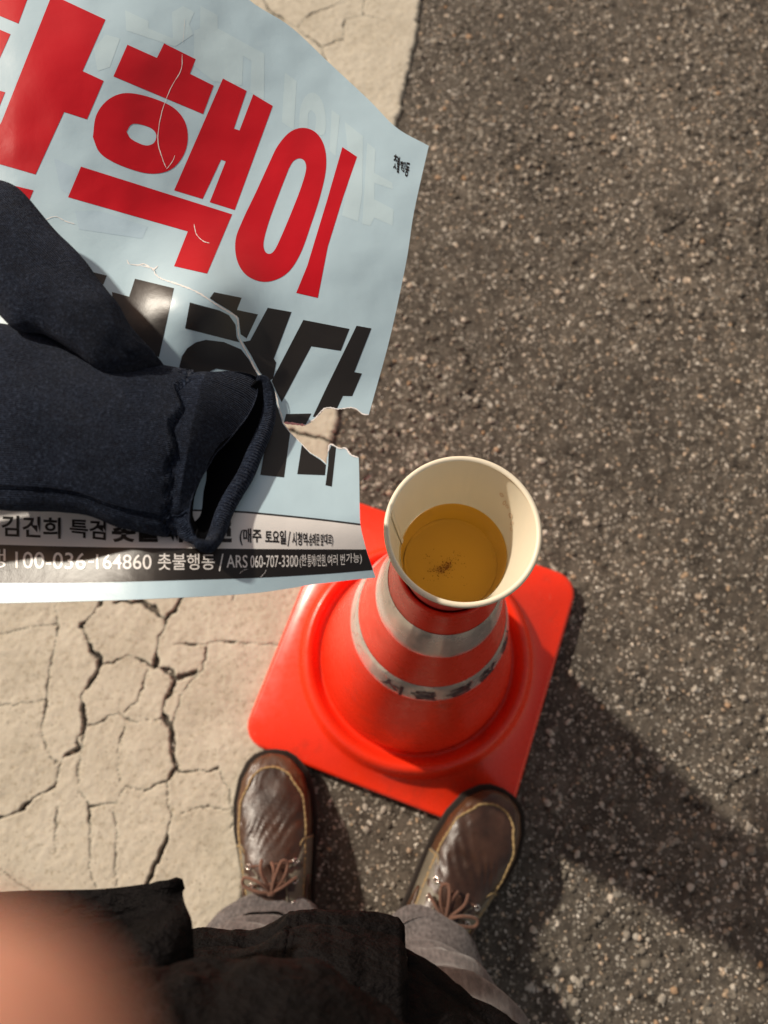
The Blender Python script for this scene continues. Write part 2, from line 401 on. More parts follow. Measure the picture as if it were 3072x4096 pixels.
def crack_field(X, Y, cracks, seed=0):
    """0..1 how deep in a crack each point is; cracks narrow and close along their length"""
    out = np.zeros(X.shape)
    wob = (fbm(X * 90, Y * 90, 4, 5 + seed) - .47) * .0085; wob2 = (fbm(X * 90 + 40, Y * 90, 4, 9 + seed) - .47) * .0085
    Xw = X + wob; Yw = Y + wob2
    for ci, (pl, hw, share) in enumerate(cracks):
        g = ground_xy(pl); s0 = 0.0
        for a, b in zip(g[:-1], g[1:]):
            d = b - a; L = np.hypot(*d)
            m = (Xw > min(a[0], b[0]) - .02) & (Xw < max(a[0], b[0]) + .02) & (Yw > min(a[1], b[1]) - .02) & (Yw < max(a[1], b[1]) + .02)
            if not m.any(): s0 += L; continue
            px = Xw[m] - a[0]; py = Yw[m] - a[1]
            t = np.clip((px * d[0] + py * d[1]) / (L * L + 1e-12), 0, 1)
            dist = np.hypot(px - t * d[0], py - t * d[1]); s = s0 + t * L
            w = vnoise(s * 55, s * 0 + ci * 7.3, 3 + seed)
            w = np.clip((w - (1 - share)) / share, 0, 1) ** .8 * hw * .85 + np.clip(hw * .22, .00055, .0011)
            v = 1 - sstep(.55, 1.15, dist / (w + 1e-6))
            out[m] = np.maximum(out[m], v * np.clip(w / .0017, .38, 1)); s0 += L
    return out
def set_attr(o, name, arr):
    a = o.data.attributes.new(name, 'FLOAT', 'POINT'); a.data.foreach_set('value', np.asarray(arr, np.float32).ravel())
def np_mesh(name, V, Fq, material):
    me = bpy.data.meshes.new(name); nv = len(V); nf = len(Fq)
    me.vertices.add(nv); me.vertices.foreach_set('co', np.asarray(V, np.float32).ravel())
    me.loops.add(nf * 4); me.loops.foreach_set('vertex_index', np.asarray(Fq, np.int32).ravel())
    me.polygons.add(nf); me.polygons.foreach_set('loop_start', np.arange(0, nf * 4, 4, dtype=np.int32))
    me.polygons.foreach_set('use_smooth', np.ones(nf, bool)); me.update(calc_edges=True); me.validate(clean_customdata=False)
    me.materials.append(material); return link(name, me)

# right edge of the painted stripe, on the ground
EDGE = ground_xy([(1685, 0), (1660, 140), (1592, 500), (1480, 1050), (1340, 1740), (1215, 2350), (1135, 2750), (1060, 3150)])
ea = np.polyfit(EDGE[:, 1], EDGE[:, 0], 1)
EDX = lambda y: ea[0] * y + ea[1]
X0, X1, Y0, Y1 = -.95, .92, -.62, 1.62
def build_ground():
    st = .0030
    nx = int((X1 - X0) / st); ny = int((Y1 - Y0) / st)
    xs = np.linspace(X0, X1, nx); ys = np.linspace(Y0, Y1, ny)
    X, Y = np.meshgrid(xs, ys)
    cr = crack_field(X, Y, ASPHALT_CRACKS, 50)
    cr = cr * sstep(.30, .55, fbm(X * 150, Y * 150, 3, 77))
    rough = .6 + 1.5 * sstep(.25, .7, X)
    Z = (fbm(X * 4, Y * 4, 3, 2) - .45) * .006 + (fbm(X * 115, Y * 115, 3, 4) - .45) * .0042 * rough - cr * .004
    edge = np.minimum.reduce([X - X0, X1 - X, Y - Y0, Y1 - Y]); fade = sstep(0, .1, edge)
    Z = (Z - .0035) * fade
    Z = np.minimum(Z, .0)
    V = np.stack([X, Y, Z], -1).reshape(-1, 3)
    idx = np.arange(nx * ny).reshape(ny, nx)
    Fq = np.stack([idx[:-1, :-1], idx[:-1, 1:], idx[1:, 1:], idx[1:, :-1]], -1).reshape(-1, 4)
    # the sheet goes on, plain, to the horizon
    B = 300.0; o = len(V)
    ring = [(-B, -B, 0), (B, -B, 0), (B, B, 0), (-B, B, 0)]
    V = np.vstack([V, ring]); c = [idx[0, 0], idx[0, -1], idx[-1, -1], idx[-1, 0]]
    ex = [(c[1], c[0], o, o + 1), (c[2], c[1], o + 1, o + 2), (c[3], c[2], o + 2, o + 3), (c[0], c[3], o + 3, o)]
    ex = [(a, b, cc, d) for (b, a, d, cc) in ex]
    Fq = np.vstack([Fq, ex])
    g = np_mesh('ground', V, Fq, M['asphalt']); set_attr(g, 'crack', np.r_[cr.ravel(), 0, 0, 0, 0]); tag(g, kind='structure')
    # paint stripe: a worn, cracked skin on the asphalt
    st = .00152; ys = np.arange(-.60, 1.58, st); n = 325
    Wd = .50
    U, Yp = np.meshgrid(np.linspace(0, 1, n), ys)
    wobR = (fbm(Yp * 38, Yp * 0, 4, 31) - .47) * .014 + (fbm(Yp * 210, Yp * 0, 2, 33) - .4) * .006
    wobL = (fbm(Yp * 38, Yp * 0 + 9, 4, 37) - .47) * .014
    XR = EDX(Yp) + wobR; XL = EDX(Yp) - Wd + wobL
    Xp = XL + (XR - XL) * U
    cr = crack_field(Xp, Yp, PAINT_CRACKS, 0)
    de = np.minimum(XR - Xp, Xp - XL); rim = sstep(0, .006, de)
    Z = .0022 * rim + (fbm(Xp * 26, Yp * 26, 4, 11) - .45) * .0022 + (fbm(Xp * 150, Yp * 150, 3, 15) - .45) * .0012 + .0008 - cr * .0065
    Z = np.where(de < .0004, -.008, Z)
    V = np.stack([Xp, Yp, Z], -1).reshape(-1, 3); idx = np.arange(U.size).reshape(U.shape)
    Fq = np.stack([idx[:-1, :-1], idx[:-1, 1:], idx[1:, 1:], idx[1:, :-1]], -1).reshape(-1, 4)
    p = np_mesh('crosswalk_stripe', V, Fq, M['paint']); set_attr(p, 'crack', cr); tag(p, kind='structure')
    # loose and proud aggregate in the worn asphalt
    ico = bmesh.new(); bmesh.ops.create_icosphere(ico, subdivisions=1, radius=1); iv = np.array([v.co for v in ico.verts]); fi = np.array([[v.index for v in f.verts] for f in ico.faces]); ico.free()
    N = 19000; P = np.c_[RNG.uniform(-.75, .80, N), RNG.uniform(-.45, 1.4, N)]
    keep = P[:, 0] > EDX(P[:, 1]) + .004; P = P[keep]
    clump = fbm(P[:, 0] * 9, P[:, 1] * 9, 3, 71); P = P[clump + RNG.uniform(-.2, .2, len(P)) > .40]; N = len(P)
    sz = .0014 + .0040 * RNG.random(N) ** 2.8
    V = []; Fc = []; shade = []
    for k in range(N):
        s = sz[k] * RNG.uniform(.7, 1.35, 3); s[2] *= .62; a = RNG.uniform(0, 6.28); ca, sa = math.cos(a), math.sin(a)
        q = iv * (s * (1 + .16 * RNG.standard_normal(iv.shape) * .8)); q = np.c_[q[:, 0] * ca - q[:, 1] * sa, q[:, 0] * sa + q[:, 1] * ca, q[:, 2]]
        V.append(q + [P[k, 0], P[k, 1], -.0028 + s[2] * .15]); Fc.append(fi + len(iv) * k); shade += [RNG.random()] * len(iv)
    mm = mat('aggregate', (.2, .18, .15), .8, .3); t = NT(mm); a_ = t.n('Attribute', attribute_name='shade')
    t.l(t.ramp(a_.outputs['Fac'], [(0, (.08, .067, .053)), (.4, (.17, .148, .118)), (.7, (.30, .265, .22)), (.9, (.48, .435, .37)), (.95, (.36, .22, .12)), (1, (.6, .55, .48))]).outputs[0], t.b.inputs['Base Color'])
    g = mk('aggregate', np.vstack(V), np.vstack(Fc), mm, smooth=False); set_attr(g, 'shade', shade); tag(g, 'pale gravel chips bedded in the worn asphalt', 'gravel', kind='stuff')
build_ground()

# ------------------------------------------------------------------ traffic cone
CX, CY = 0.0451, 0.1243
CONE = empty('traffic_cone', (CX, CY, 0))
tag(CONE, 'bright orange traffic cone with square base and two silver bands', 'traffic cone')
def cone_r(z): return float(np.interp(z, [.060, .30, .418, .512], [.1165, .0735, .0502, .0350]))
def build_cone():
    # base plate: rounded square with a raised ring, dished up to the body
    s = .1725; rc = .030; n = 160
    def sq(a, half, r):
        # radius of a rounded square at angle a
        lo, hi = 0, half * 1.5
        for _ in range(40):
            m = (lo + hi) / 2; x, y = abs(m * math.cos(a)), abs(m * math.sin(a))
            qx, qy = max(x - (half - r), 0), max(y - (half - r), 0)
            inside = (math.hypot(qx, qy) <= r) if (qx > 0 and qy > 0) else (x <= half and y <= half)
            if inside: lo = m
            else: hi = m
        return lo
    yaw = -R(18.725)
    ang = [2 * math.pi * k / n for k in range(n)]
    rows = []
    for half, r, z in ((s - .004, .027, .002), (s - .0005, .030, .004), (s, .030, .012), (s - .0015, .029, .0155), (s - .005, .027, .017)):
        rows.append([(CX + sq(a, half, r) * math.cos(a + yaw), CY + sq(a, half, r) * math.sin(a + yaw), z) for a in ang])
    for rr, z in ((.1515, .0195), (.148, .026), (.1445, .0375), (.140, .0445), (.1345, .0455), (.1295, .0405), (.1255, .0335), (.1215, .0320), (.1190, .036)):
        rows.append([(CX + rr * math.cos(a + yaw), CY + rr * math.sin(a + yaw), z) for a in ang])
    V = [v for r in rows for v in r]; Fc = grid_faces(len(rows), n, True)
    b = len(V); V.append((CX, CY, .002)); Fc += [(b, (k + 1) % n, k) for k in range(n)]
    mk('base', V, Fc, M['plastic'], CONE)
    zs = [.034, .040, .048, .060] + list(np.linspace(.08, .495, 26)) + [.505, .510, .512]
    prof = [(.1190 if z < .036 else .1180 if z < .045 else .1172 if z < .055 else cone_r(z), z) for z in zs]
    prof += [(.0342, .5135), (.0328, .5135), (.0318, .512), (.0322, .50), (.046, .43), (.105, .07)]
    mk('body', *lathe(prof, 128, (CX, CY)), M['plastic'], CONE)
    for k, (z0, z1) in enumerate(((.2950, .340), (.418, .474))):
        zz = np.linspace(z0, z1, 10); ed = [0, .0007] + [.0008] * 6 + [.0007, 0]
        bprof = [(cone_r(z) + e + .0002, z) for z, e in zip(zz, ed)]
        v, f = lathe(bprof, 160, (CX, CY)); v = np.array(v)
        a = np.arctan2(v[:, 1] - CY, v[:, 0] - CX); dz = (vnoise(a * 3 + 20, a * 0 + k, 5 + k) - .5) * .003 + (vnoise(a * 14 + 90, a * 0 + k, 8) - .5) * .0012; v[:, 2] += dz
        o = mk('reflective_band', v, f, M['tape'], CONE)
        if k == 0: lettered = o
    # hand lettering on the lower band
    c = bpy.data.curves.new('t', 'FONT'); c.offset = .012; to = bpy.data.objects.new('t', c); COL.objects.link(to)
    a0 = R(-128); step = R(25)
    for k, ch in enumerate('서울경찰청'):
        c.body = ch; dg = bpy.context.evaluated_depsgraph_get(); dg.update(); me = bpy.data.meshes.new_from_object(to.evaluated_get(dg))
        bm = bmesh.new(); bm.from_mesh(me); bmesh.ops.triangulate(bm, faces=bm.faces)
        xs = [v.co.x for v in bm.verts]; ys = [v.co.y for v in bm.verts]; x0, x1, y0, y1 = min(xs), max(xs), min(ys), max(ys)
        V = []
        for v in bm.verts:
            fx = (v.co.x - x0) / (x1 - x0); fy = (v.co.y - y0) / (y1 - y0)
            fy = fy * .86 + .05 * math.sin(fx * 5 + k * 2); aa = a0 + (k + fx * .74) * step + .02 * math.sin(fy * 7 + k)
            z = .3015 + fy * .031; rr = cone_r(z) + .0016
            V.append((CX + rr * math.cos(aa), CY + rr * math.sin(aa), z))
        mk('lettering', V, [[v.index for v in f.verts] for f in bm.faces], M['marker'], lettered, False); bm.free()
    bpy.data.objects.remove(to)
build_cone()

# ------------------------------------------------------------------ paper cup with tea
CUP = empty('paper_cup', (CX, CY, .497))
tag(CUP, 'paper cup half full of amber tea standing in the top of the cone', 'cup')
def build_cup():
    rim_z, rim_r = .5995, .0437
    def cr(z): return rim_r - .148 * (rim_z - z)
    zs = np.linspace(.508, .596, 16)
    inner = [(cr(z) - .0006, z) for z in zs]
    outer = [(cr(z), z) for z in zs]
    n = 128
    v, f = lathe(inner, n, (CX, CY)); v = np.array(v)
    a = np.arctan2(v[:, 1] - CY, v[:, 0] - CX); d = (vnoise(a * 1.3 + 5, v[:, 2] * 30, 3) - .5) * .0009
    v[:, 0] += d * np.cos(a); v[:, 1] += d * np.sin(a)
    mk('inner_wall', v, f, M['cup'], CUP)
    mk('outer_wall', *lathe(outer, n, (CX, CY)), M['cupred'], CUP)
    # rolled rim
    pr = [(rim_r - .0003 + .0017 * math.cos(q), rim_z - .0012 + .0016 * math.sin(q)) for q in np.linspace(-math.pi * .75, math.pi * 1.25, 14)]
    mk('rolled_rim', *lathe(pr, n, (CX, CY)), M['cup'], CUP)
    # overlapped side seam
    sa = R(168); pts = []
    V = []; 
    zz = np.linspace(.535, .5965, 12)
    for z in zz:
        for da, off in ((-.075, .0000), (-.07, .00055), (.0, .00055), (.004, .0000)):
            rr = cr(z) - .0012 - off; V.append((CX + rr * math.cos(sa + da), CY + rr * math.sin(sa + da), z))
    mk('seam', V, grid_faces(12, 4), M['cup'], CUP)
    zb = .519; rb = cr(zb) - .0012
    fl = [(.0005, zb)] + [(r, zb) for r in (.01, .02, rb - .0022)] + [(rb - .0014, zb + .0001), (rb - .0006, zb + .0005), (rb, zb + .0006), (rb + .0006, zb + .0004)]
    mk('floor', *lathe(fl, n, (CX, CY)), M['cup'], CUP)
    zt = .541
    lp = [(.0002, zt)] + [(r, zt) for r in np.linspace(.004, cr(zt) - .0022, 8)] + [(cr(zt) - .0011, zt + .0004), (cr(zt) - .0007, zt + .0012)]
    tea = mk('tea', *lathe(lp, n, (CX, CY)), M['tea'], CUP); tea['label'] = 'clear amber tea with dark sediment'
    # sediment: a drift of dark crumbs on the floor of the cup
    V = []; F = []
    # direction of the drift: measured on the picture, from lower left to upper right of the disc
    for k in range(230):
        if k < 180: 
            u = abs(random.gauss(0, .4)); cx = -.0085 + .0135 * u + random.gauss(0, .0016 + .0016 * (u < .3)); cy = -.0062 + .0105 * u + random.gauss(0, .0015)
        else: cx, cy = random.uniform(-.018, .012), random.uniform(-.016, .010)
        r = random.uniform(.00008, .00022); a = random.uniform(0, 6.28); L = r * random.uniform(1, 3.5)
        b = len(V); z = zb + .0006 + random.random() * .0006
        for sx, sy, sz in ((-L, -r, 0), (L, -r, 0), (L, r, 0), (-L, r, 0), (-L * .4, 0, r), (L * .4, 0, r)):
            V.append((CX + cx + sx * math.cos(a) - sy * math.sin(a), CY + cy + sx * math.sin(a) + sy * math.cos(a), z + sz))
        F += [(b, b + 1, b + 5, b + 4), (b + 2, b + 3, b + 4, b + 5), (b + 1, b + 2, b + 5), (b + 3, b, b + 4), (b + 3, b + 2, b + 1, b)]
    sd = mk('sediment', V, F, M['sediment'], tea, False); sd['kind'] = 'stuff'
    # faint print showing through the far wall
    mm = mat('cup_faint_print', (.70, .52, .36), .5)
    V = []; F = []
    for k, (a, z, w, h) in enumerate(((48, .577, 4.5, .004), (42, .572, 3, .006), (38, .5715, 4, .003), (30, .568, 5, .005), (24, .564, 2.5, .006), (20, .560, 4, .003))):
        b = len(V)
        for i in range(13):
            q = i / 12 * 2 * math.pi
            for s_ in (1, .62):
                aa = R(a + w * .5 * s_ * math.cos(q)); zz_ = z + h * .5 * s_ * math.sin(q); rr = cr(zz_) - .0014
                V.append((CX + rr * math.cos(aa), CY + rr * math.sin(aa), zz_))
        F += [(b + 2 * i, b + 2 * i + 1, b + 2 * i + 3, b + 2 * i + 2) for i in range(12)]
    mk('faint_print', V, F, mm, CUP)
build_cup()

# ------------------------------------------------------------------ poster
LOW_X = np.arange(-900, 2000, 20.0)
_m = (.27 + (-.36 - .27) * sstep(470, 900, LOW_X)) * 1.17e-4 * 20.0
LOW_Z = np.cumsum(_m); LOW_Z += .632 - float(np.interp(1500, LOW_X, LOW_Z))
def poster_z(x, y):
    """height of the held sheet above the ground, over the photograph's frame"""
    x = np.asarray(x, float); y = np.asarray(y, float)
    s = np.clip((x - 60) / 1500, -.2, 1.3); s = np.where(s > 0, np.abs(s) ** 1.5, 0)
    z = .668 - .062 * s
    z = z + .010 * sstep(1400, 200, y) * sstep(900, 0, x)
    # the lower part arches up beside the glove and curls at the bottom edge
    zl = np.interp(x, LOW_X, LOW_Z); w = sstep(1500, 2150, y); z = z * (1 - w) + zl * w
    b = np.clip((y - 1980) / 430, 0, 1.6); z = z + .0085 * b * b * sstep(950, 400, x)
    z = z + .004 * np.sin(x / 260 + y / 900) * sstep(100, 900, x) + .0022 * np.sin(y / 210 + x / 500)
    z = z + .0040 * (fbm(x / 330 + 3, y / 330 + 7, 3, 88) - .45) * sstep(2200, 1900, y)
    # buckle by the torn place
    z = z + .0195 * np.exp(-(((x - 800) / 205) ** 2 + ((y - 1205) / 210) ** 2))
    # bottom edge curls
    z = z - .010 * sstep(2050, 2420, y) * sstep(700, 1300, x)
    return z
def lower_z(x, y): return poster_z(x, y) + .0035 * sstep(500, 1100, x) * sstep(2300, 1500, y) + .0006
def surf(zf, p, lift=0.0):
    p = np.asarray(p, float); x, y = p[:, 0], p[:, 1]
    P = at(x, y, zf(x, y))
    e = 4.0
    dx = at(x + e, y, zf(x + e, y)) - P; dy = at(x, y - e, zf(x, y - e)) - P
    n = np.cross(dx, dy); n /= np.linalg.norm(n, axis=1)[:, None]
    n *= np.sign(n[:, 2])[:, None]
    return P + n * lift, n
def flat_mesh(loops, cell):
    """polygon with holes in pixel space, cut into a grid of small faces -> (points, faces)"""
    vs = [v for l in loops for v in l]
    tri = tessellate_polygon([[Vector((x, y, 0)) for x, y in l] for l in loops])
    bm = bmesh.new(); bv = [bm.verts.new((x, y, 0)) for x, y in vs]
    for t in tri:
        try: bm.faces.new([bv[i] for i in t])
        except ValueError: pass
    a = np.array(vs); 
    if cell:
        for ax in (0, 1):
            lo, hi = a[:, ax].min(), a[:, ax].max(); k = math.ceil(lo / cell) * cell
            while k < hi:
                no = (1, 0, 0) if ax == 0 else (0, 1, 0); co = (k, 0, 0) if ax == 0 else (0, k, 0)
                bmesh.ops.bisect_plane(bm, geom=bm.verts[:] + bm.edges[:] + bm.faces[:], dist=1e-4, plane_co=co, plane_no=no); k += cell
    bm.verts.index_update(); P = [(v.co.x, v.co.y) for v in bm.verts]; Fc = [[v.index for v in f.verts] for f in bm.faces]; bm.free()
    return np.array(P), Fc
def on_paper(name, loops, material, parent, zf, lift, cell=40, thick=0.0):
    P, Fc = flat_mesh(loops, cell)
    W, N = surf(zf, P, lift)
    if thick:
        n = len(W); B = W - N * thick
        cnt = {}
        for f in Fc:
            for a, b in zip(f, f[1:] + f[:1]): cnt[(a, b)] = 1
        rim = [(a, b) for a, b in cnt if (b, a) not in cnt]
        Fb = [[i + n for i in f[::-1]] for f in Fc]; Fr = [[a, b, b + n, a + n] for a, b in rim]
        o = mk(name, np.vstack([W, B]), Fc + Fb + Fr, material, parent); NN = np.vstack([N, -N])
    else:
        o = mk(name, W, Fc, material, parent); NN = N
    # orient and give the true surface normal
    f0 = o.data.polygons[0].normal
    if Vector(f0).dot(Vector(NN[o.data.polygons[0].vertices[0]])) < 0: o.data.flip_normals()
    o.data.normals_split_custom_set_from_vertices([tuple(v) for v in NN])
    return o
def ribbon(name, pts, width, material, parent, zf, lift, jag=0.0, n=60):
    p = interp_path(pts, n); t = np.gradient(p, axis=0); t /= np.linalg.norm(t, axis=1)[:, None]; nn = np.c_[-t[:, 1], t[:, 0]]
    w = .72 * width * (.45 + .9 * vnoise(np.arange(n) * .8, np.zeros(n), int(width * 7))) * np.minimum(1, np.minimum(np.arange(n), np.arange(n)[::-1]) / 4 + .15)
    j = (vnoise(np.arange(n) * 1.1, np.ones(n), 3) - .5) * jag
    A = p + nn * (w / 2 + j)[:, None]; B = p - nn * (w / 2 - j)[:, None]
    W, N = surf(zf, np.vstack([A, B]), lift)
    o = mk(name, W, [(i, i + 1, n + i + 1, n + i) for i in range(n - 1)], material, parent)
    return o
def round_loop(pts, k=6):
    p = interp_path(list(pts) + [pts[0]], len(pts) * k + 1)[:-1]; return [tuple(q) for q in p]
POSTER = empty('protest_poster', tuple(at(200, 1400, .69)))
tag(POSTER, 'pale blue glossy paper poster, torn at its right edge, with red and black lettering', 'poster')
def jagged(pts, amp=3.0, step=10, seed=0):
    out = []
    for i, (a, b) in enumerate(zip(pts[:-1], pts[1:])):
        n = max(1, int(math.dist(a, b) / step))
        for k in range(n):
            t = k / n; q = (random.random() - .5) * 2 * amp if (k or i) else 0
            out.append((a[0] + (b[0] - a[0]) * t + q * .6, a[1] + (b[1] - a[1]) * t + q))
    out.append(pts[-1]); return out
def build_poster():
    up, lo = poster_z, lower_z
    tear_l = F2([(480, 5), (570, 20), (590, 45), (620, 66), (680, 85), (750, 115), (820, 160), (870, 190), (900, 215), (905, 280), (945, 360), (975, 415), (1035, 480), (1060, 560), (1076, 608)])
    tear_up = F2([(1076, 608), (1110, 612), (1160, 618), (1195, 590), (1235, 552), (1285, 556), (1330, 551), (1350, 556), (1375, 575), (1398, 578)])
    tear_dn = F2([(1076, 612), (1103, 648), (1140, 685), (1175, 720), (1215, 745), (1238, 764), (1243, 720), (1252, 690), (1285, 705), (1310, 705), (1330, 730), (1360, 740)])
    right_up = [tuple(q) for q in interp_path(F2([(1398, 578), (1420, 500), (1480, 280), (1540, 0)]) + F1([(1565, 830), (1592, 700), (1626, 553)]), 24)]
    top = [tuple(q) for q in interp_path(F1([(1626, 553), (1505, 485), (1400, 380), (1250, 240), (1100, 100), (945, 0), (780, -160), (640, -310)]), 40)]
    right_dn = [tuple(q) for q in interp_path(F2([(1360, 740), (1362, 800), (1364, 930), (1368, 1000), (1390, 1090), (1425, 1195)]), 20)]
    bottom = [tuple(q) for q in interp_path(F2([(1425, 1195), (1330, 1204), (1250, 1214), (1180, 1222), (1100, 1235), (950, 1255), (700, 1270), (300, 1285), (0, 1292), (-240, 1297)]), 40)]
    ju = jagged(tear_up, 2.2); jd = jagged(tear_dn, 2.2)
    upper = top[::-1] + [] 
    # upper sheet: left off-frame border, along the tear, up the right edge, back along the top
    left_top = (-250, -330 * 1.0549); left_mid = (-250, tear_l[0][1] + 60)
    U = [left_mid] + tear_l[:-1] + ju + right_up[1:] + top[1:] + [left_top]
    L = [left_mid] + tear_l[:-1] + jd + right_dn[1:] + bottom[1:]
    T = .00022
    s1 = on_paper('sheet', [U], M['blue'], POSTER, up, 0, 17, T); s1['label'] = 'upper part of the sheet above the tear'
    s2 = on_paper('sheet', [L], M['blue'], POSTER, lo, 0, 17, T); s2['label'] = 'lower part of the sheet below the tear'
    k1, k2, k3 = .00006, .00012, .00022
    ch = [0]
    def letter(loops, material, zf, lift=k2, name='letter'):
        return on_paper(name, loops, material, s1 if zf is up else s2, zf, lift, 17)
    # ghost of the print on the back
    def G(p): return [(350 + x * .8137, y * .8137) for x, y in p]
    for q in ([(555, 30), (640, 75), (640, 140), (760, 205), (870, 265), (868, 490), (800, 455), (806, 300), (765, 275), (760, 420), (620, 400), (520, 320), (525, 150), (552, 140)],
              [(970, 355), (1028, 400), (1015, 640), (955, 600)], [(1200, 540), (1240, 570), (1220, 770), (1190, 740)],
              [(1265, 600), (1355, 670), (1350, 950), (1330, 1090), (1250, 1060), (1290, 860)],
              [(1375, 700), (1415, 735), (1410, 850), (1500, 900), (1500, 930), (1411, 900), (1410, 980), (1505, 1030), (1500, 1110), (1410, 1070), (1390, 1110), (1350, 1100)],
              [(185, 50), (300, 105), (300, 140), (420, 190), (415, 60), (470, 30), (525, 60), (500, 120), (520, 170), (430, 230), (190, 150)],
              [(30, 240), (90, 170), (160, 190), (110, 330), (50, 350)]):
        letter([G(q)], M['ghost'], up, k1, 'show_through_print')
    letter([round_loop(G([(1040, 640), (1045, 540), (1070, 475), (1110, 455), (1150, 490), (1170, 570), (1165, 660), (1120, 650), (1125, 580), (1105, 545), (1085, 560), (1080, 640)]), 3)], M['ghost'], up, k1, 'show_through_print')
    for q in ([(205, 600), (290, 640), (330, 760), (290, 750), (230, 720)], [(285, 800), (380, 800), (560, 860), (540, 905), (300, 870)]):
        letter([F1(q)], M['ghost2'], up, k1, 'show_through_print')
    # red line of heavy letters
    red = [[F1([(190, -2), (235, -2), (400, 75), (313, 270), (393, 307), (330, 453), (243, 425), (135, 662), (-60, 604), (-60, 610 - 10), (-60, 575)])],
           [F1([(-80, -40), (115, -40), (103, 0), (70, 90), (-80, 28)])], [F1([(-80, 80), (40, 130), (0, 220), (-80, 190)])], [F1([(-80, 325), (20, 350), (-2, 405), (-80, 385)])],
           [F1([(-80, 672), (127, 722), (98, 792), (-80, 745)])],
           [F1([(483, 170), (595, 220), (622, 165), (742, 225), (720, 280), (810, 325), (770, 433), (430, 290)])],
           [round_loop(F1([(352, 520), (364, 440), (402, 385), (457, 356), (520, 357), (600, 380), (662, 412), (700, 460), (712, 520), (700, 580), (665, 630), (620, 654), (560, 658), (490, 640), (420, 610), (375, 575)])),
            round_loop(F1([(480, 500), (495, 475), (520, 470), (570, 485), (592, 510), (585, 540), (560, 552), (530, 545), (495, 525)]))],
           [F1([(845, 298), (935, 345), (887, 488), (908, 495), (960, 358), (1034, 402), (890, 797), (795, 767), (856, 612), (838, 606), (768, 755), (660, 722)])],
           [F1([(307, 632), (880, 813), (785, 1038), (660, 1010), (712, 878), (258, 748)])],
           [round_loop(F1([(1020, 620), (1052, 555), (1098, 502), (1150, 485), (1200, 505), (1231, 560), (1236, 640), (1215, 740), (1180, 850), (1140, 960), (1095, 1030), (1040, 1063), (985, 1067), (930, 1040), (898, 985), (893, 910), (920, 835), (970, 730)])),
            round_loop(F1([(1095, 640), (1112, 612), (1135, 601), (1155, 612), (1160, 645), (1140, 715), (1105, 805), (1065, 900), (1040, 950), (1020, 963), (1003, 950), (1000, 915), (1020, 840), (1060, 730)]))],
           [F1([(1298, 558), (1354, 595), (1300, 750), (1243, 935), (1205, 1130), (1123, 1111), (1165, 1008), (1240, 760)])]]
    red[0] = [F1([(190, -2), (235, -2), (400, 75), (313, 270), (393, 307), (330, 453), (243, 425), (135, 662), (-80, 600), (-80, 590), (5, 465)])]
    for l in red: letter(l, M['red'], up)
    # black line, upper sheet
    for q in ([(812, 113), (916, 134), (898, 180), (978, 197), (935, 288), (912, 272), (905, 210), (872, 184), (822, 154), (795, 136)],
              [(1015, 172), (1105, 188), (1038, 365), (1047, 380), (1036, 440), (1015, 452), (985, 415), (952, 352), (920, 300), (930, 300), (948, 296)],
              [(1150, 218), (1325, 252), (1292, 335), (1180, 318), (1068, 530), (1048, 490), (1030, 450), (1045, 420)],
              [(1085, 575), (1180, 573), (1160, 614), (1077, 605)],
              [(1352, 240), (1408, 250), (1343, 416), (1372, 421), (1335, 507), (1300, 506), (1278, 553), (1238, 550), (1196, 586), (1186, 585), (1240, 470)]):
        letter([F2(q)], M['black'], up)
    # black line, lower sheet
    for q in ([(345, 35), (405, 50), (392, 84), (350, 70)], [(512, 62), (660, 98), (655, 120), (603, 360), (520, 300), (430, 200), (425, 112), (490, 130)],
              [(720, 152), (832, 182), (868, 200), (893, 236), (897, 282), (908, 303), (702, 250)],
              [(680, 395), (690, 355), (710, 325), (742, 303), (780, 293), (850, 302), (915, 330), (945, 370), (970, 415), (1000, 470), (960, 470), (915, 428), (870, 410), (820, 402), (797, 412), (790, 440), (680, 440)],
              [(1018, 490), (1033, 492), (1056, 560), (1072, 612), (1100, 648), (1077, 815), (987, 806), (1012, 660)], [(975, 742), (984, 740), (977, 778), (940, 775)],
              [(1144, 692), (1175, 724), (1215, 749), (1236, 768), (1232, 807), (1127, 803)], [(1256, 694), (1274, 702), (1258, 850), (1234, 845), (1244, 770), (1246, 720)]):
        letter([F2(q)], M['black'], lo)
    # strips along the bottom
    wt = [(-236, 905), (0, 930), (400, 935), (860, 947), (1000, 957), (1200, 977), (1366, 997)]
    wb = [(-236, 1060), (0, 1070), (400, 1080), (850, 1085), (1100, 1087), (1388, 1088)]
    bb = [(-236, 1218), (0, 1215), (300, 1215), (700, 1205), (1000, 1195), (1250, 1180), (1414, 1166)]
    def I(p, n=26): return [tuple(q) for q in interp_path(F2(p), n)]
    on_paper('white_strip', [I(wt) + I(wb)[::-1]], M['white'], s2, lo, k1, 17)
    on_paper('black_strip', [I([(x, y) for x, y in wb]) + I(bb)[::-1]], M['black'], s2, lo, k1, 17)
    ln = I(wt); on_paper('rule_line', [[(x, y - 7) for x, y in ln] + ln[::-1]], M['black'], s2, lo, k2, 34)
    # small print
    c = bpy.data.curves.new('t', 'FONT'); to = bpy.data.objects.new('t', c); COL.objects.link(to); c.resolution_u = 4
    def B2(x, y): return (x * .4822, 2030 + y * .4822)
    def B3(x, y): return (800 + x * .434, 2030 + y * .434)
    def B5(x, y): return (1500 + x * .1808, 500 + y * .1808)
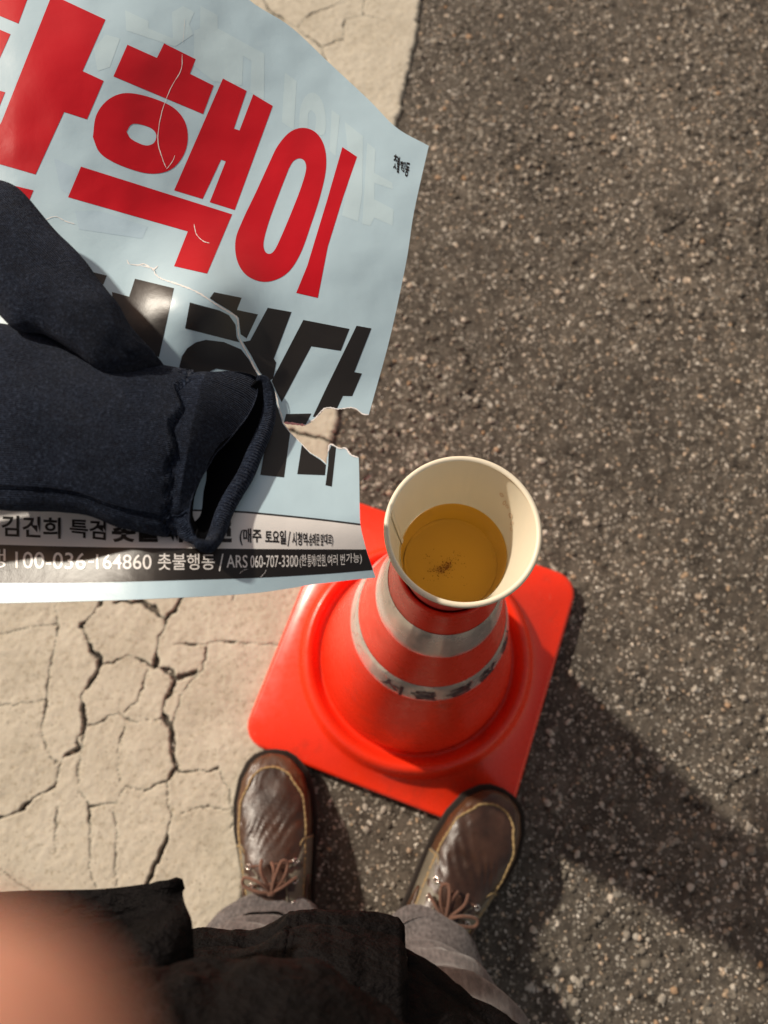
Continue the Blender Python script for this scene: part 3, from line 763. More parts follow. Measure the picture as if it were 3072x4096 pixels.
    def text(body, tl, tr, bl, br, material, bold, zf=lo, parent=None, shear=0):
        c.body = body; c.offset = bold; dg = bpy.context.evaluated_depsgraph_get(); dg.update(); me = bpy.data.meshes.new_from_object(to.evaluated_get(dg))
        bm = bmesh.new(); bm.from_mesh(me); bmesh.ops.triangulate(bm, faces=bm.faces); bm.verts.index_update()
        q = np.array([v.co[:2] for v in bm.verts]); lo_, hi_ = q.min(0), q.max(0); q = (q - lo_) / (hi_ - lo_ + 1e-9)
        tl, tr, bl, br = map(np.array, (tl, tr, bl, br)); fx, fy = q[:, :1], q[:, 1:]
        P = (bl * (1 - fx) + br * fx) * (1 - fy) + (tl * (1 - fx) + tr * fx) * fy
        W, N = surf(zf, P, .00022)
        mk('lettering', W, [[v.index for v in f.verts] for f in bm.faces], material, parent or s2, False); bm.free()
    def seg(f, body, x0, x1, t0, t1, b0, b1, material, bold): text(body, f(x0, t0), f(x1, t1), f(x0, b0), f(x1, b1), material, bold)
    K, Wt = M['black'], M['white']
    seg(B2, '김건희', 15, 505, 62, 86, 240, 262, K, .020); seg(B2, '특검', 580, 880, 95, 108, 240, 276, K, .022)
    text('촛불대행진', (448, 2084), (927, 2068), (448, 2169), (927, 2172), K, .040)
    seg(B3, '(매주', 365, 565, 188, 200, 350, 342, K, .028); seg(B3, '토요일', 600, 792, 208, 212, 330, 342, K, .028); seg(B3, '/', 805, 835, 220, 222, 358, 356, K, .01)
    seg(B3, '시청역', 848, 988, 222, 234, 352, 352, K, .022); seg(B3, '-숭례문', 992, 1100, 236, 240, 354, 352, K, .02); seg(B3, '앞', 1110, 1138, 242, 243, 352, 352, K, .02); seg(B3, '대로)', 1143, 1225, 242, 246, 356, 360, K, .02)
    seg(B2, '행', -130, 50, 345, 345, 500, 502, Wt, .002); seg(B2, '100-036', 130, 712, 366, 378, 505, 516, Wt, .004); seg(B2, '-', 735, 780, 445, 446, 458, 460, Wt, .004); seg(B2, '164860', 800, 1258, 388, 392, 512, 515, Wt, .004)
    text('촛불행동', (632, 2214), (859, 2216), (632, 2281), (859, 2279), Wt, .006)
    seg(B3, '/', 172, 216, 428, 428, 588, 586, Wt, .002); seg(B3, 'ARS', 245, 437, 438, 440, 556, 556, Wt, .004); seg(B3, '060-707-3300', 465, 903, 442, 440, 556, 546, Wt, .004)
    seg(B3, '(한', 918, 980, 432, 432, 556, 556, Wt, .004); seg(B3, '통에', 990, 1058, 434, 432, 548, 546, Wt, .004); seg(B3, '1만원,', 1066, 1166, 432, 430, 548, 546, Wt, .004); seg(B3, '여러 번', 1176, 1334, 434, 426, 534, 530, Wt, .004); seg(B3, '가능)', 1346, 1490, 424, 416, 526, 522, Wt, .004)
    for g, q in (('촛', (415, 640, 500, 660, 395, 960, 470, 1000)), ('불', (490, 690, 560, 710, 475, 1050, 530, 1075)), ('행', (560, 790, 680, 830, 545, 950, 640, 1075)), ('동', (690, 820, 780, 850, 645, 1130, 725, 1160))):
        text(g, B5(*q[0:2]), B5(*q[2:4]), B5(*q[4:6]), B5(*q[6:8]), K, .03, up, s1)
    bpy.data.objects.remove(to)
    # torn edges and creases where the paper's white core shows
    ribbon('torn_edge', tear_l[3:], 8, M['fibre'], s2, lo, k3, 2, 120)
    ribbon('torn_edge', tear_l[:5], 5, M['fibre'], s2, lo, k3, 5, 60)
    ribbon('torn_edge', tear_up[:3], 13, M['pink'], s1, up, k3, 3, 40); ribbon('torn_edge', tear_up[2:], 6, M['fibre'], s1, up, k3, 3, 90)
    ribbon('torn_edge', tear_dn[6:], 8, M['fibre'], s2, lo, k3, 2, 60); ribbon('torn_edge', tear_dn[:6], 4, M['fibre'], s2, lo, k3, 2, 60)
    for q, w in (([(690, 205), (686, 265), (645, 340), (612, 430), (598, 530), (615, 600), (632, 642)], 4), ([(632, 642), (655, 610), (662, 590)], 3), ([(170, 835), (210, 822), (250, 840), (285, 850)], 4), ([(735, 850), (745, 890), (770, 915), (795, 923)], 4), ([(480, 985), (500, 1012), (545, 1002), (580, 1022), (600, 1008)], 6), ([(575, 1020), (590, 1050), (620, 1075)], 6), ([(700, 70), (697, 120), (692, 165)], 2)):
        ribbon('crease', F1(q), w, M['fibre'], s1, up, k3, 1.5, 40)
    ribbon('crease', F2([(970, 742), (960, 752), (945, 760)]), 3, M['fibre'], s2, lo, k3, 1, 20)
    for q in ([(360, 612), (400, 580), (440, 568)], [(550, 650), (590, 610), (610, 575)]):
        ribbon('crease', [B3(*p) for p in q], 2.2, M['fibre'], s2, lo, k3, 1, 20)
build_poster()

# ------------------------------------------------------------------ glove
GLOVE = empty('knit_glove', tuple(at(400, 1650, .70)))
tag(GLOVE, 'dark navy knit glove with open rolled cuff lying on the poster', 'glove')
def build_glove():
    def pair_loft(pairs, thick, zoff, ns, nk):
        """rings spanned between two outline pixels; returns ring points [ns, nk, 3] and the axis parameter"""
        A = interp_path([F4([p[0]])[0] for p in pairs], ns); B = interp_path([F4([p[1]])[0] for p in pairs], ns)
        T = interp_path([[t] for t in thick], ns)[:, 0]; Z = interp_path([[t] for t in zoff], ns)[:, 0]
        rings = np.zeros((ns, nk, 3)); up = RC[:, 2] * .6 + np.array([0, 0, .4])
        for i in range(ns):
            m = (A[i] + B[i]) / 2; z = float(lower_z(*m)) + T[i] * .8 + Z[i]
            a = at(A[i, 0], A[i, 1], z); b = at(B[i, 0], B[i, 1], z); c = (a + b) / 2; h = (a - b) / 2
            q = np.linspace(0, 2 * math.pi, nk, endpoint=False); cs, sn = np.cos(q), np.sin(q)
            ca = np.sign(cs) * np.abs(cs) ** .85; sa = np.sign(sn) * np.abs(sn) ** .85
            rings[i] = c + np.outer(ca, h) + np.outer(sa, up * T[i])
        return rings, up
    # hand and wrist
    pairs = [((-160, 870), (-160, 1880)), ((0, 880), (0, 1882)), ((250, 925), (240, 1892)), ((500, 1040), (470, 1910)), ((740, 1112), (680, 1980)), ((930, 1106), (850, 2028)), ((1070, 1135), (960, 2046)), ((1190, 1128), (1020, 2058))]
    th = [.0125, .0130, .0135, .0138, .0135, .0130, .0118, .0122]; zo = [0] * 8
    n0, n1_, nk = 120, 36, 112
    rg, up = pair_loft(pairs, th, zo, n0, nk)
    # the mouth of the cuff: near lip stops short, far lip runs on and lies on the poster
    hk = nk // 2
    nl = interp_path(F4([(1462, 1150), (1468, 1250), (1415, 1370), (1325, 1490), (1235, 1600), (1145, 1740), (1088, 1870), (1078, 1990), (1112, 2078)]), hk + 1)
    fl = interp_path(F4([(1112, 2078), (1135, 2108), (1190, 2122), (1236, 2050), (1288, 1905), (1390, 1715), (1478, 1530), (1530, 1390), (1540, 1265), (1515, 1172), (1462, 1150)]), hk + 1)
    t = np.linspace(0, 1, hk + 1); zb = lambda p: lower_z(p[:, 0], p[:, 1])
    N_ = at(nl[:, 0], nl[:, 1], zb(nl) + .008 + .005 * np.sin(t * math.pi)); F_ = at(fl[:, 0], fl[:, 1], zb(fl) + .0045 + .0055 * np.abs(np.cos(t * math.pi)) ** 3)
    E_ = np.concatenate([N_[:-1], F_[:-1]])
    last = rg[-1]; dirn = (rg[-1] - rg[-12]); ext = []
    for k in range(1, n1_ + 1):
        f = k / n1_; g = sstep(0, 1, f) * .5 + f * .5
        ring_ = last * (1 - g) + E_ * g
        cm = ring_.mean(0); puff = 1 + .05 * math.sin(f * math.pi); ext.append(cm + (ring_ - cm) * puff)
    rg = np.concatenate([rg, np.array(ext)]); ns = len(rg)
    s = np.linspace(0, 1, ns)[:, None]; q = np.linspace(0, 2 * math.pi, nk, endpoint=False)[None, :]
    ax = rg[-1].mean(0) - rg[-30].mean(0); ax /= np.linalg.norm(ax); side = np.sin(q)
    # gathered wrist: a step with a toothed edge; folds in the palm
    tri = np.abs(((q * 2.7 + .35 * np.sin(q * 3)) % 1.0) * 2 - 1)
    se = .66 + .060 * (tri - .5) + .0 * np.cos(q)
    step = 1 - sstep(-.006, .006, s - se)
    n_out = rg - rg.mean(1, keepdims=True); n_out /= np.linalg.norm(n_out, axis=2)[..., None]
    disp = step * .0024 - .0014 * np.exp(-((s - se - .010) / .010) ** 2)
    disp = disp + .0016 * (fbm(s * 7 + q * 0, np.cos(q) * 2.2 + 5, 3, 21) - .45) * 2 + .00018 * np.sin(np.cos(q) * 60 + s * 6) * sstep(.66, .75, s) * (side > 0)
    disp = disp - .0022 * np.exp(-((np.cos(q) + .80) / .03) ** 2) * (side > 0) * sstep(1, .9, s)          # side seam
    rg = rg + n_out * disp[..., None]
    # inside of the cuff; shade of the opening is put into its near-black colour
    inner = []
    c = rg.mean(1, keepdims=True)
    for k in range(1, 9):
        i = ns - 1 - k * 5; r = rg[i] * 1.0; inner.append(r.mean(0) + (r - r.mean(0)) * .86)
    # last ring rolls over
    L0 = rg[-1]; roll = [L0.mean(0) + (L0 - L0.mean(0)) * .97]
    allr = np.concatenate([rg, np.array(roll)]); ir = np.concatenate([np.array(roll), np.array(inner)])
    mk('lining', ir.reshape(-1, 3), grid_faces(len(ir), nk, True), M['lining'], GLOVE)
    V = allr.reshape(-1, 3); F = grid_faces(len(allr), nk, True)
    dS = np.r_[0, np.cumsum(np.linalg.norm(np.diff(allr.mean(1), axis=0), axis=1))]; per = np.cumsum(np.r_[0, np.linalg.norm(np.diff(rg[40], axis=0), axis=1)])
    uv = np.stack(np.broadcast_arrays(dS[:, None], per[None, :]), -1).reshape(-1, 2)
    mk('palm', V, F, M['knit'], GLOVE, uv=uv)
    # rolled hem
    hr = .0004 + .0041 * np.clip(-np.sin(q[0]), 0, 1) ** .5
    path = L0.mean(0) + (L0 - L0.mean(0)) * 1.0; v, f = tube(path, hr, 12, True)
    uvh = np.array([(k * .0007 % 1, j * .0004) for k in range(nk) for j in range(12)]); uvh = np.stack([uvh[:, 1], uvh[:, 0] * 3], -1)
    hm = mk('rolled_hem', v, f, M['knit'], GLOVE, uv=uvh)
    # seam line along the little-finger side
    k = int(nk * .395)
    v, f = tube(rg[:int(ns * .93), k] + n_out[:int(ns * .93), k] * .0003, .00045, 5); mk('seam', v, f, M['knit'], GLOVE, uv=np.zeros((len(v), 2)))
    # thumb
    tp = [((962, 1100), (905, 1120)), ((868, 1000), (700, 1152)), ((755, 870), (560, 1105)), ((662, 730), (400, 990)), ((560, 600), (250, 905)), ((440, 440), (110, 885)), ((300, 290), (0, 800)), ((170, 140), (-130, 640)), ((60, 50), (-270, 500)), ((-60, 20), (-380, 380))]
    rg2, up = pair_loft(tp, [.0015, .006, .0085, .010, .0108, .0112, .0115, .0115, .011, .010], [.010, .0125, .013, .013, .013, .013, .013, .013, .013, .012], 90, 72)
    s = np.linspace(0, 1, 90)[:, None]; q = np.linspace(0, 2 * math.pi, 72, endpoint=False)[None, :]
    n2 = rg2 - rg2.mean(1, keepdims=True); n2 /= np.linalg.norm(n2, axis=2)[..., None] + 1e-9
    rg2 = rg2 + n2 * (.003 * (fbm(s * 6 + 3, np.cos(q) * 2 + 9, 3, 33) - .45))[..., None]
    dS = np.r_[0, np.cumsum(np.linalg.norm(np.diff(rg2.mean(1), axis=0), axis=1))]; per = np.cumsum(np.r_[0, np.linalg.norm(np.diff(rg2[50], axis=0), axis=1)])
    uv = np.stack(np.broadcast_arrays(dS[:, None], per[None, :]), -1).reshape(-1, 2)
    V = rg2.reshape(-1, 3); F = grid_faces(90, 72, True) + [tuple(range(72))[::-1], tuple(89 * 72 + j for j in range(72))]
    mk('thumb', V, F, M['knit'], GLOVE, uv=uv)
    # four fingers, outside the picture
    base = rg[0].mean(0); d0 = rg[0].mean(0) - rg[8].mean(0); d0 /= np.linalg.norm(d0); lat = rg[0][0] - rg[0][nk // 2]
    for k in range(4):
        st = base + lat * (.36 - .24 * k); Ln = (.062, .072, .068, .052)[k]
        p = np.array([st + d0 * (t * Ln - .012) + lat * (.02 * (1.5 - k) * t) for t in np.linspace(0, 1, 12)]); rr = np.r_[np.full(9, .0095), .009, .0075, .003]
        v, f = tube(p, rr, 14); mk('finger', v, f, M['knit'], GLOVE, uv=np.zeros((len(v), 2)))
build_glove()

# ------------------------------------------------------------------ person
PERSON = empty('person', (0, -.20, 0))
tag(PERSON, 'person seen from above in black coat, grey trousers and brown boat shoes', 'person')
def shoe(toe, heel, mirror, lab, lift=0.0):
    """local frame: y from heel (0) to toe (L); built then laid on the ground from heel to toe"""
    toe = np.array(toe); heel = np.array(heel); d = toe - heel; L = np.hypot(*d); d = d / L; lat = np.array([d[1], -d[0]]) * mirror
    sc = L / .29
    ys = np.array([0, .012, .035, .08, .13, .17, .205, .235, .262, .279, .2865, .29])
    wl = .95 * np.array([.002, .022, .033, .036, .039, .045, .0495, .0490, .042, .029, .018, .002])           # outer side
    wr = .95 * np.array([.002, .022, .032, .034, .036, .042, .0465, .0450, .037, .026, .016, .002])           # inner side
    hh = np.array([.050, .062, .068, .074, .076, .069, .056, .0455, .038, .032, .028, .022])
    def W(y): return np.interp(y, ys, wl), np.interp(y, ys, wr), np.interp(y, ys, hh)
    def P(y, th, lift=0.0, infl=1.0):
        """surface point; th 0 = outer edge, pi = inner edge, pi/2 = ridge"""
        a, b, h = W(y); c, s_ = np.cos(th), np.sin(th)
        xx = np.where(c > 0, a, -b) * np.abs(c) ** .72 * infl; zz = .020 + (h - .020) * np.abs(s_) ** .62
        return np.stack([xx, y + 0 * th, zz + lift], -1)
    def crease(y, th):
        g = np.sin((y + .005 * np.sin(th * 3.3 + mirror)) * 2 * math.pi / (.0150 + .003 * np.sin(th * 2)) + 2.2 * np.sin(th * 1.7 + mirror)) * np.exp(-((y - .204) / .026) ** 2) * (.5 + .8 * vnoise(y * 90, th * 2.2, 4))
        return .0012 * g * np.clip(np.sin(th), 0, 1) ** 2 + .0016 * (fbm(y * 75 + th * 1.5, th * 3, 3, 6) - .45) * 2
    def seam_th(y): return .60 + .10 * np.clip((y - .2) / .06, 0, 1)
    def world(p):
        p = np.array(p, float) * sc; p[..., 2] += lift * sstep(.17, .245, p[..., 1]); return np.stack([heel[0] + lat[0] * p[..., 0] + d[0] * p[..., 1], heel[1] + lat[1] * p[..., 0] + d[1] * p[..., 1], p[..., 2]], -1)
    S = empty('shoe', (heel[0], heel[1], 0)); S.parent = PERSON; S.matrix_parent_inverse = Matrix.Translation(PERSON.location).inverted(); S['label'] = lab
    def add(name, p, f, m, smooth=True): return mk(name, world(np.asarray(p).reshape(-1, 3)), f, M[m], S, smooth)
    ymax = .2898
    # side wall (apron surround) from the mid foot round the toe
    Y = .118 + (ymax - .118) * np.linspace(0, 1, 60) ** .8
    th = np.linspace(0, math.pi, 61); YY, TT = np.meshgrid(Y, th, indexing='ij')
    p = P(YY, TT); p[..., 2] += crease(YY, TT)
    # plug: the raised middle panel, seam puckered
    ins = (TT > seam_th(YY) + .05) & (TT < math.pi - seam_th(YY) - .05) & (YY < .255)
    p[..., 2] += np.where(ins, .0016, 0)
    add('toe_wall', p, grid_faces(60, 61), 'side')
    Yp = np.linspace(.118, .2615, 46); ths = np.linspace(0, 1, 41)
    YY, SS = np.meshgrid(Yp, ths, indexing='ij')
    s0 = seam_th(YY) + (.30 * sstep(.235, .262, YY)); TT = s0 + (math.pi - 2 * s0) * SS
    YY = YY + .0115 * (1 - (2 * SS - 1) ** 2) * sstep(.215, .2615, YY)
    p = P(YY, TT); p[..., 2] += crease(YY, TT) + .0031
    add('vamp', p, grid_faces(46, 41), 'vamp')
    # moc stitching round the plug
    e1 = [(y, float(seam_th(y) + .30 * sstep(.235, .262, y))) for y in np.linspace(.118, .2615, 40)]
    yy = np.array([e[0] for e in e1]); tt = np.array([e[1] for e in e1])
    a = P(yy, tt); b = P(yy, math.pi - tt); tipt = np.linspace(tt[-1], math.pi - tt[-1], 16)[1:-1]; tp = P(.2618 + .0115 * (1 - ((tipt - math.pi / 2) / (math.pi / 2 - tt[-1])) ** 2), tipt)
    path = np.concatenate([a, tp, b[::-1]]); path[:, 2] += .0030
    v, f = tube(interp_path(path, 150), .00145 + .0005 * np.sin(np.arange(150) * 2.1), 7); add('stitching', v, f, 'thread')
    # olive quarters, two panels with the open throat between them
    for sgn in (0, 1):
        Yq = np.linspace(.004, .192, 50); tq = np.linspace(0, 1, 20); YY, SS = np.meshgrid(Yq, tq, indexing='ij')
        top = np.interp(YY, [0, .03, .11, .155, .192], [1.15, 1.05, 1.16, 1.25, .98]); TT = SS * top
        front = sstep(.155, .192, YY)
        TT = .05 + TT * (1 - .0 * front)
        if sgn: TT = math.pi - TT
        p = P(YY, TT, .0028, 1.03); p[..., 2] += .0006 * np.sin(YY * 300)
        p[..., 1] -= .018 * sstep(.7, 1.2, np.minimum(TT, math.pi - TT)) * front
        add('quarter', p, grid_faces(50, 20), 'quarter')
        # stitched edge and collar strip
        e = p[-1]; v, f = tube(e + [0, -.0025, .0008], .0007, 5); add('stitching', v, f, 'thread')
        e = p[4:, -1]; v, f = tube(e + [0, 0, .0006], .0010, 6); add('piping', v, f, 'quarter')
        dl = np.array([P(np.array(y), np.array(t_ if not sgn else math.pi - t_), .0042, 1.05) for y, t_ in ((.050, .30), (.105, .22), (.150, .40), (.105, .60), (.050, .55))]).reshape(-1, 3)
        v, f = tube(interp_path(dl, 40), .0016, 6); add('side_lace', v, f, 'side')
    # tongue
    Yt = np.linspace(.095, .205, 24); tt = np.linspace(1.0, math.pi - 1.0, 20); YY, TT = np.meshgrid(Yt, tt, indexing='ij')
    p = P(YY, TT, .0012); p[..., 2] += .001 * np.sin(YY * 200); add('tongue', p, grid_faces(24, 20), 'vamp')
    # eyelets and laces
    ey = []
    for y in (.125, .148, .168):
        for sgn in (1, -1):
            t_ = 1.0 if sgn > 0 else math.pi - 1.0
            q = P(np.array(y), np.array(t_), .0042, 1.02); ey.append(q)
            k = np.linspace(0, 2 * math.pi, 13)[:-1]; ring = q + np.stack([.0026 * np.cos(k), .0026 * np.sin(k), -.0012 * np.cos(k) * sgn], -1)
            v, f = tube(ring, .0009, 6, True); add('eyelet', v, f, 'eyelet')
    for i in (0, 2, 4):
        a, b = ey[i], ey[i + 1]; m_ = (a + b) / 2 + [0, 0, .004]
        v, f = tube(interp_path([a, m_ + [.006, 0, -.001], m_ + [-.006, 0, -.001], b], 20), .0016, 7); add('lace', v, f, 'lace')
    k0 = np.array([0.0, .140, .0835]); kn = .0026
    bow = [[k0, k0 + [.008, .020, .008], k0 + [.017, .036, .006], k0 + [.024, .031, .003], k0 + [.016, .014, .003], k0],
           [k0, k0 + [-.012, .014, .008], k0 + [-.031, .022, .004], k0 + [-.034, .013, .001], k0 + [-.017, .004, .003], k0],
           [k0, k0 + [.006, .024, .006], k0 + [.003, .036, .000]], [k0, k0 + [-.010, .026, .006], k0 + [-.010, .040, -.003]],
           [k0, k0 + [.016, .006, .003], k0 + [.033, .014, -.006]]]
    for b_ in bow: b_ = [k0 + (np.array(q_) - k0) * .88 for q_ in b_]; v, f = tube(interp_path(b_, 30), .0020, 7); add('lace', v, f, 'lace')
    bm = bmesh.new(); bmesh.ops.create_icosphere(bm, subdivisions=2, radius=.0045); v = np.array([x.co for x in bm.verts]) * [1.2, .9, .8] + k0; f = [[x.index for x in q.verts] for q in bm.faces]; bm.free(); add('knot', v, f, 'lace')
    # sole
    yy = np.concatenate([ys[:1], (ys[:-1] + ys[1:]) / 2, ys]); yy = np.unique(np.r_[yy, np.linspace(.265, .29, 8)]); 
    o = [(float(np.interp(y, ys, wl)) + .0045, y) for y in yy] + [(-float(np.interp(y, ys, wr)) - .0045, y) for y in yy[::-1]]
    o = np.array(o); cen = np.array([0, .145]); o[:, 1] = cen[1] + (o[:, 1] - cen[1]) * 1.022
    n = len(o); rows = [(.97, .0), (1.0, .003), (1.0, .017), (.985, .0215), (.90, .0225)]
    V = [(*(cen + (o[i] - cen) * k), z) for k, z in rows for i in range(n)]; F = grid_faces(5, n, True) + [tuple(range(n))[::-1], tuple(4 * n + i for i in range(n))]
    add('sole', V, F, 'sole')
    v, f = tube(np.c_[cen + (o - cen) * 1.0, np.full(n, .0165)], .0017, 6, True); add('welt', v, f, 'welt')
    # lining seen in the throat
    Yt = np.linspace(.01, .11, 10); tt = np.linspace(.9, math.pi - .9, 12); YY, TT = np.meshgrid(Yt, tt, indexing='ij'); add('lining', P(YY, TT, -.006), grid_faces(10, 12), 'dark')
    return S
shoe((-.1345, .0015), (-.0960, -.2830), 1, 'shoe standing half on the white stripe')
shoe((.1545, -.0400), (.0060, -.2880), -1, 'shoe turned outwards with its toe on the orange base', .0175)
def build_clothes():
    # trousers: two legs, each a wrinkled tube
    V = []; F = []
    def leg(cs, seed):
        c = interp_path([x[:3] for x in cs], 90); r = interp_path([x[3:5] for x in cs], 90); n = 72; rows = []
        for i in range(90):
            q = np.linspace(0, 2 * math.pi, n, endpoint=False); s = i / 89
            w = .011 * np.exp(-s * 6) * np.sin(c[i, 2] * 150 + 1.8 * np.sin(q + seed) + seed) + .010 * (1 - np.abs(np.sin(c[i, 2] * 27 + 1.6 * np.sin(q + seed * 2) + seed))) ** 2 + .010 * (fbm(np.cos(q) * 1.6 + seed, np.sin(q) * 1.6 + c[i, 2] * 9, 3, seed) - .45)
            rows.append(np.stack([c[i, 0] + (r[i, 0] + w) * np.cos(q), c[i, 1] + (r[i, 1] + w) * np.sin(q), np.full(n, c[i, 2]) - (.016 * np.clip(np.sin(q), 0, 1) * (1 - s) ** 6) + .006 * np.sin(q * 2 + seed) * (1 - s)], -1))
        # turn-in of the hem
        h = rows[0]; ce = h.mean(0); rows = [ce + (rows[6] - rows[6].mean(0)) * .9 + [0, 0, .02], ce + (h - ce) * .94, h] + rows[1:]
        return np.concatenate(rows), grid_faces(len(rows), n, True)
    lg = leg([(-.120, -.226, .088, .066, .068), (-.128, -.234, .16, .068, .068), (-.122, -.232, .34, .072, .075), (-.112, -.240, .50, .078, .080), (-.100, -.285, .655, .066, .068)], 3)
    rgt = leg([(.050, -.235, .088, .060, .066), (.054, -.243, .16, .061, .065), (.058, -.236, .34, .068, .072), (.054, -.245, .50, .074, .078), (.040, -.290, .655, .064, .066)], 5)
    V, F = join([lg, rgt]); mk('trousers', V, F, M['trousers'], PERSON)
    # coat: closed rings round the body; the fronts of the rings follow the hem and the belly
    def front(pts, z, n=70):
        p = interp_path(pts, n); return np.array([at(x, y, z) for x, y in p])
    hem = F5([(-640, 330), (-300, 320), (60, 305), (178, 298), (330, 301), (480, 296), (610, 262), (720, 244), (830, 244), (960, 262), (1034, 268)])
    hemr = F5([(1034, 268), (1030, 330), (1024, 388), (1060, 410), (1110, 437), (1230, 540), (1330, 612), (1440, 665), (1560, 740), (1640, 800), (2050, 1060), (2700, 1500)])
    n1, n2 = 80, 62
    def ring(fr, back_y, z, sx):
        a, b = fr[0], fr[-1]; m = 60; q = np.linspace(0, math.pi, m + 2)[1:-1]
        cx = (a[0] + b[0]) / 2; hx = (b[0] - a[0]) / 2
        bk = np.stack([cx + hx * np.cos(q) * (1 + sx * np.sin(q)), b[1] + (back_y - b[1]) * np.sin(q) + (a[1] - b[1]) * (q / math.pi), np.full(m, z)], -1)
        return np.concatenate([fr, bk])
    Zh = .555
    f0 = np.concatenate([front(hem, Zh, n1), front(hemr, Zh, n2)])
    f0[:, 2] += .006 * (fbm(f0[:, 0] * 30, f0[:, 0] * 0, 3, 8) - .45)
    def sh(f, dy, z, sx=1.0, wr=.0, seed=0):
        g = f.copy(); g[:, 0] = g[:, 0].mean() + (g[:, 0] - g[:, 0].mean()) * sx; g[:, 1] += dy + wr * (fbm(g[:, 0] * 22, g[:, 0] * 0 + z * 20, 3, seed) - .45) * 2; g[:, 2] = z; return g
    belly = F5([(-900, 640), (-600, 560), (-200, 520), (0, 505), (180, 460), (300, 470), (430, 466), (560, 474), (700, 516), (850, 610), (1000, 690), (1200, 800), (1500, 960), (1800, 1100), (2400, 1500)])
    fb = front(belly, .700, n1 + n2)
    rings = [ring(f0 + [0, -.006, .003], -.42, Zh, .08), ring(f0, -.42, Zh, .08), ring(sh(f0, -.0012, Zh + .010, 1, .001, 2), -.42, Zh, .08), ring(sh(f0, -.0052, Zh + .016, 1, .002, 2), -.42, Zh + .02, .08),
             ring(sh(f0, -.004, Zh + .030, 1.0, .004, 3), -.42, Zh + .03, .08), ring(sh(f0, -.014, Zh + .055, 1.0, .008, 4), -.42, Zh + .05, .08), ring(sh(f0, -.034, Zh + .075, 1.02, .010, 5), -.43, Zh + .075, .08), ring(sh(f0, -.040, Zh + .095, 1.03, .006, 6), -.43, Zh + .095, .08),
             ring(sh(fb, -.012, .675, 1, .006, 7), -.44, .675, .06), ring(sh(fb, -.001, .688, 1, .003, 8), -.44, .69, .06), ring(sh(fb, .0, .705, 1, .003, 9), -.44, .705, .06), ring(sh(fb, -.010, .735, 1.02, .004, 9), -.44, .735, .06),
             ring(sh(fb, -.05, .80, 1.05), -.45, .80, .05), ring(sh(fb, -.10, .95, 1.05), -.45, .95, .05), ring(sh(fb, -.13, 1.15, 1.0), -.43, 1.15, .05), ring(sh(fb, -.15, 1.30, .9), -.40, 1.30, .05)]
    Rg = np.array(rings); ns = 120
    Rr = np.stack([interp_path(Rg[:, j], ns) for j in range(Rg.shape[1])], 1)
    nn = Rr.shape[1]; ph = np.arange(nn) / nn
    w = (fbm(Rr[..., 0] * 24, Rr[..., 1] * 28 + Rr[..., 2] * 30, 5, 41) - .45) * .020
    Rr[..., 1] += w * sstep(.0, .10, np.linspace(0, 1, ns))[:, None]; Rr[..., 2] += w * .4
    co = mk('coat', Rr.reshape(-1, 3), grid_faces(ns, nn, True), M['jacket'], PERSON)
    so = co.modifiers.new('thickness', 'SOLIDIFY'); so.thickness = .003; so.offset = -1
    # placket: stitched double edge at the front opening
    for k, dx in ((n1 - 2, 0), (n1 - 9, 0)):
        v, f = tube(Rr[4:48, k] + [0, .0012, .0012], .0011, 6); mk('placket_seam', v, f, M['jacket'], co)
    k = int(n1 * .58); v, f = tube(Rr[4:44, k] + [0, .001, .001], .0028, 8); mk('zip_edge', v, f, M['jacket'], co); v, f = tube(Rr[4:44, k + 2] + [0, .001, .001], .0022, 8); mk('zip_edge', v, f, M['jacket'], co)
    bm = bmesh.new(); bmesh.ops.create_cone(bm, segments=16, radius1=.0045, radius2=.0038, depth=.003, cap_ends=True); pt = Rr[30, n1 + 8]; v = [np.array(x.co) + pt + [0, .003, .003] for x in bm.verts]; f = [[x.index for x in q.verts] for q in bm.faces]; bm.free(); mk('snap_button', v, f, M['eyelet'], co)
    # the open left front of the coat, its corner lifted towards the lens
    A = F5([(-1000, 190), (-622, 160), (-450, 148), (-200, 130), (0, 102), (60, 78), (109, 60)]); B = F5([(109, 60), (122, 130), (150, 190), (172, 236), (180, 320), (182, 470), (150, 560)])
    n = 60; top = interp_path(A, n); m = 40; V = []
    rt = interp_path(B, m)
    for j in range(m):
        t = j / (m - 1); sh_ = rt[j] - rt[0]
        for i in range(n):
            s_ = i / (n - 1); x = top[i, 0] + sh_[0] * s_; y = top[i, 1] + (rt[j, 1] - rt[0, 1]) * (1 + .25 * (1 - s_))
            z = .640 + .045 * t - .015 * (1 - s_) + .010 * math.sin(s_ * 9 + t * 4) * (.3 + t) + .006 * math.sin(t * 9 + s_ * 3)
            V.append(at(x, y, z))
    fl = mk('coat_front', V, grid_faces(m, n), M['jacket'], PERSON); so = fl.modifiers.new('thickness', 'SOLIDIFY'); so.thickness = .0045
    v, f = tube(np.array([V[2 * n + i] for i in range(n)]) + [0, 0, .001], .0012, 6); mk('hem_seam', v, f, M['jacket'], fl)
build_clothes()
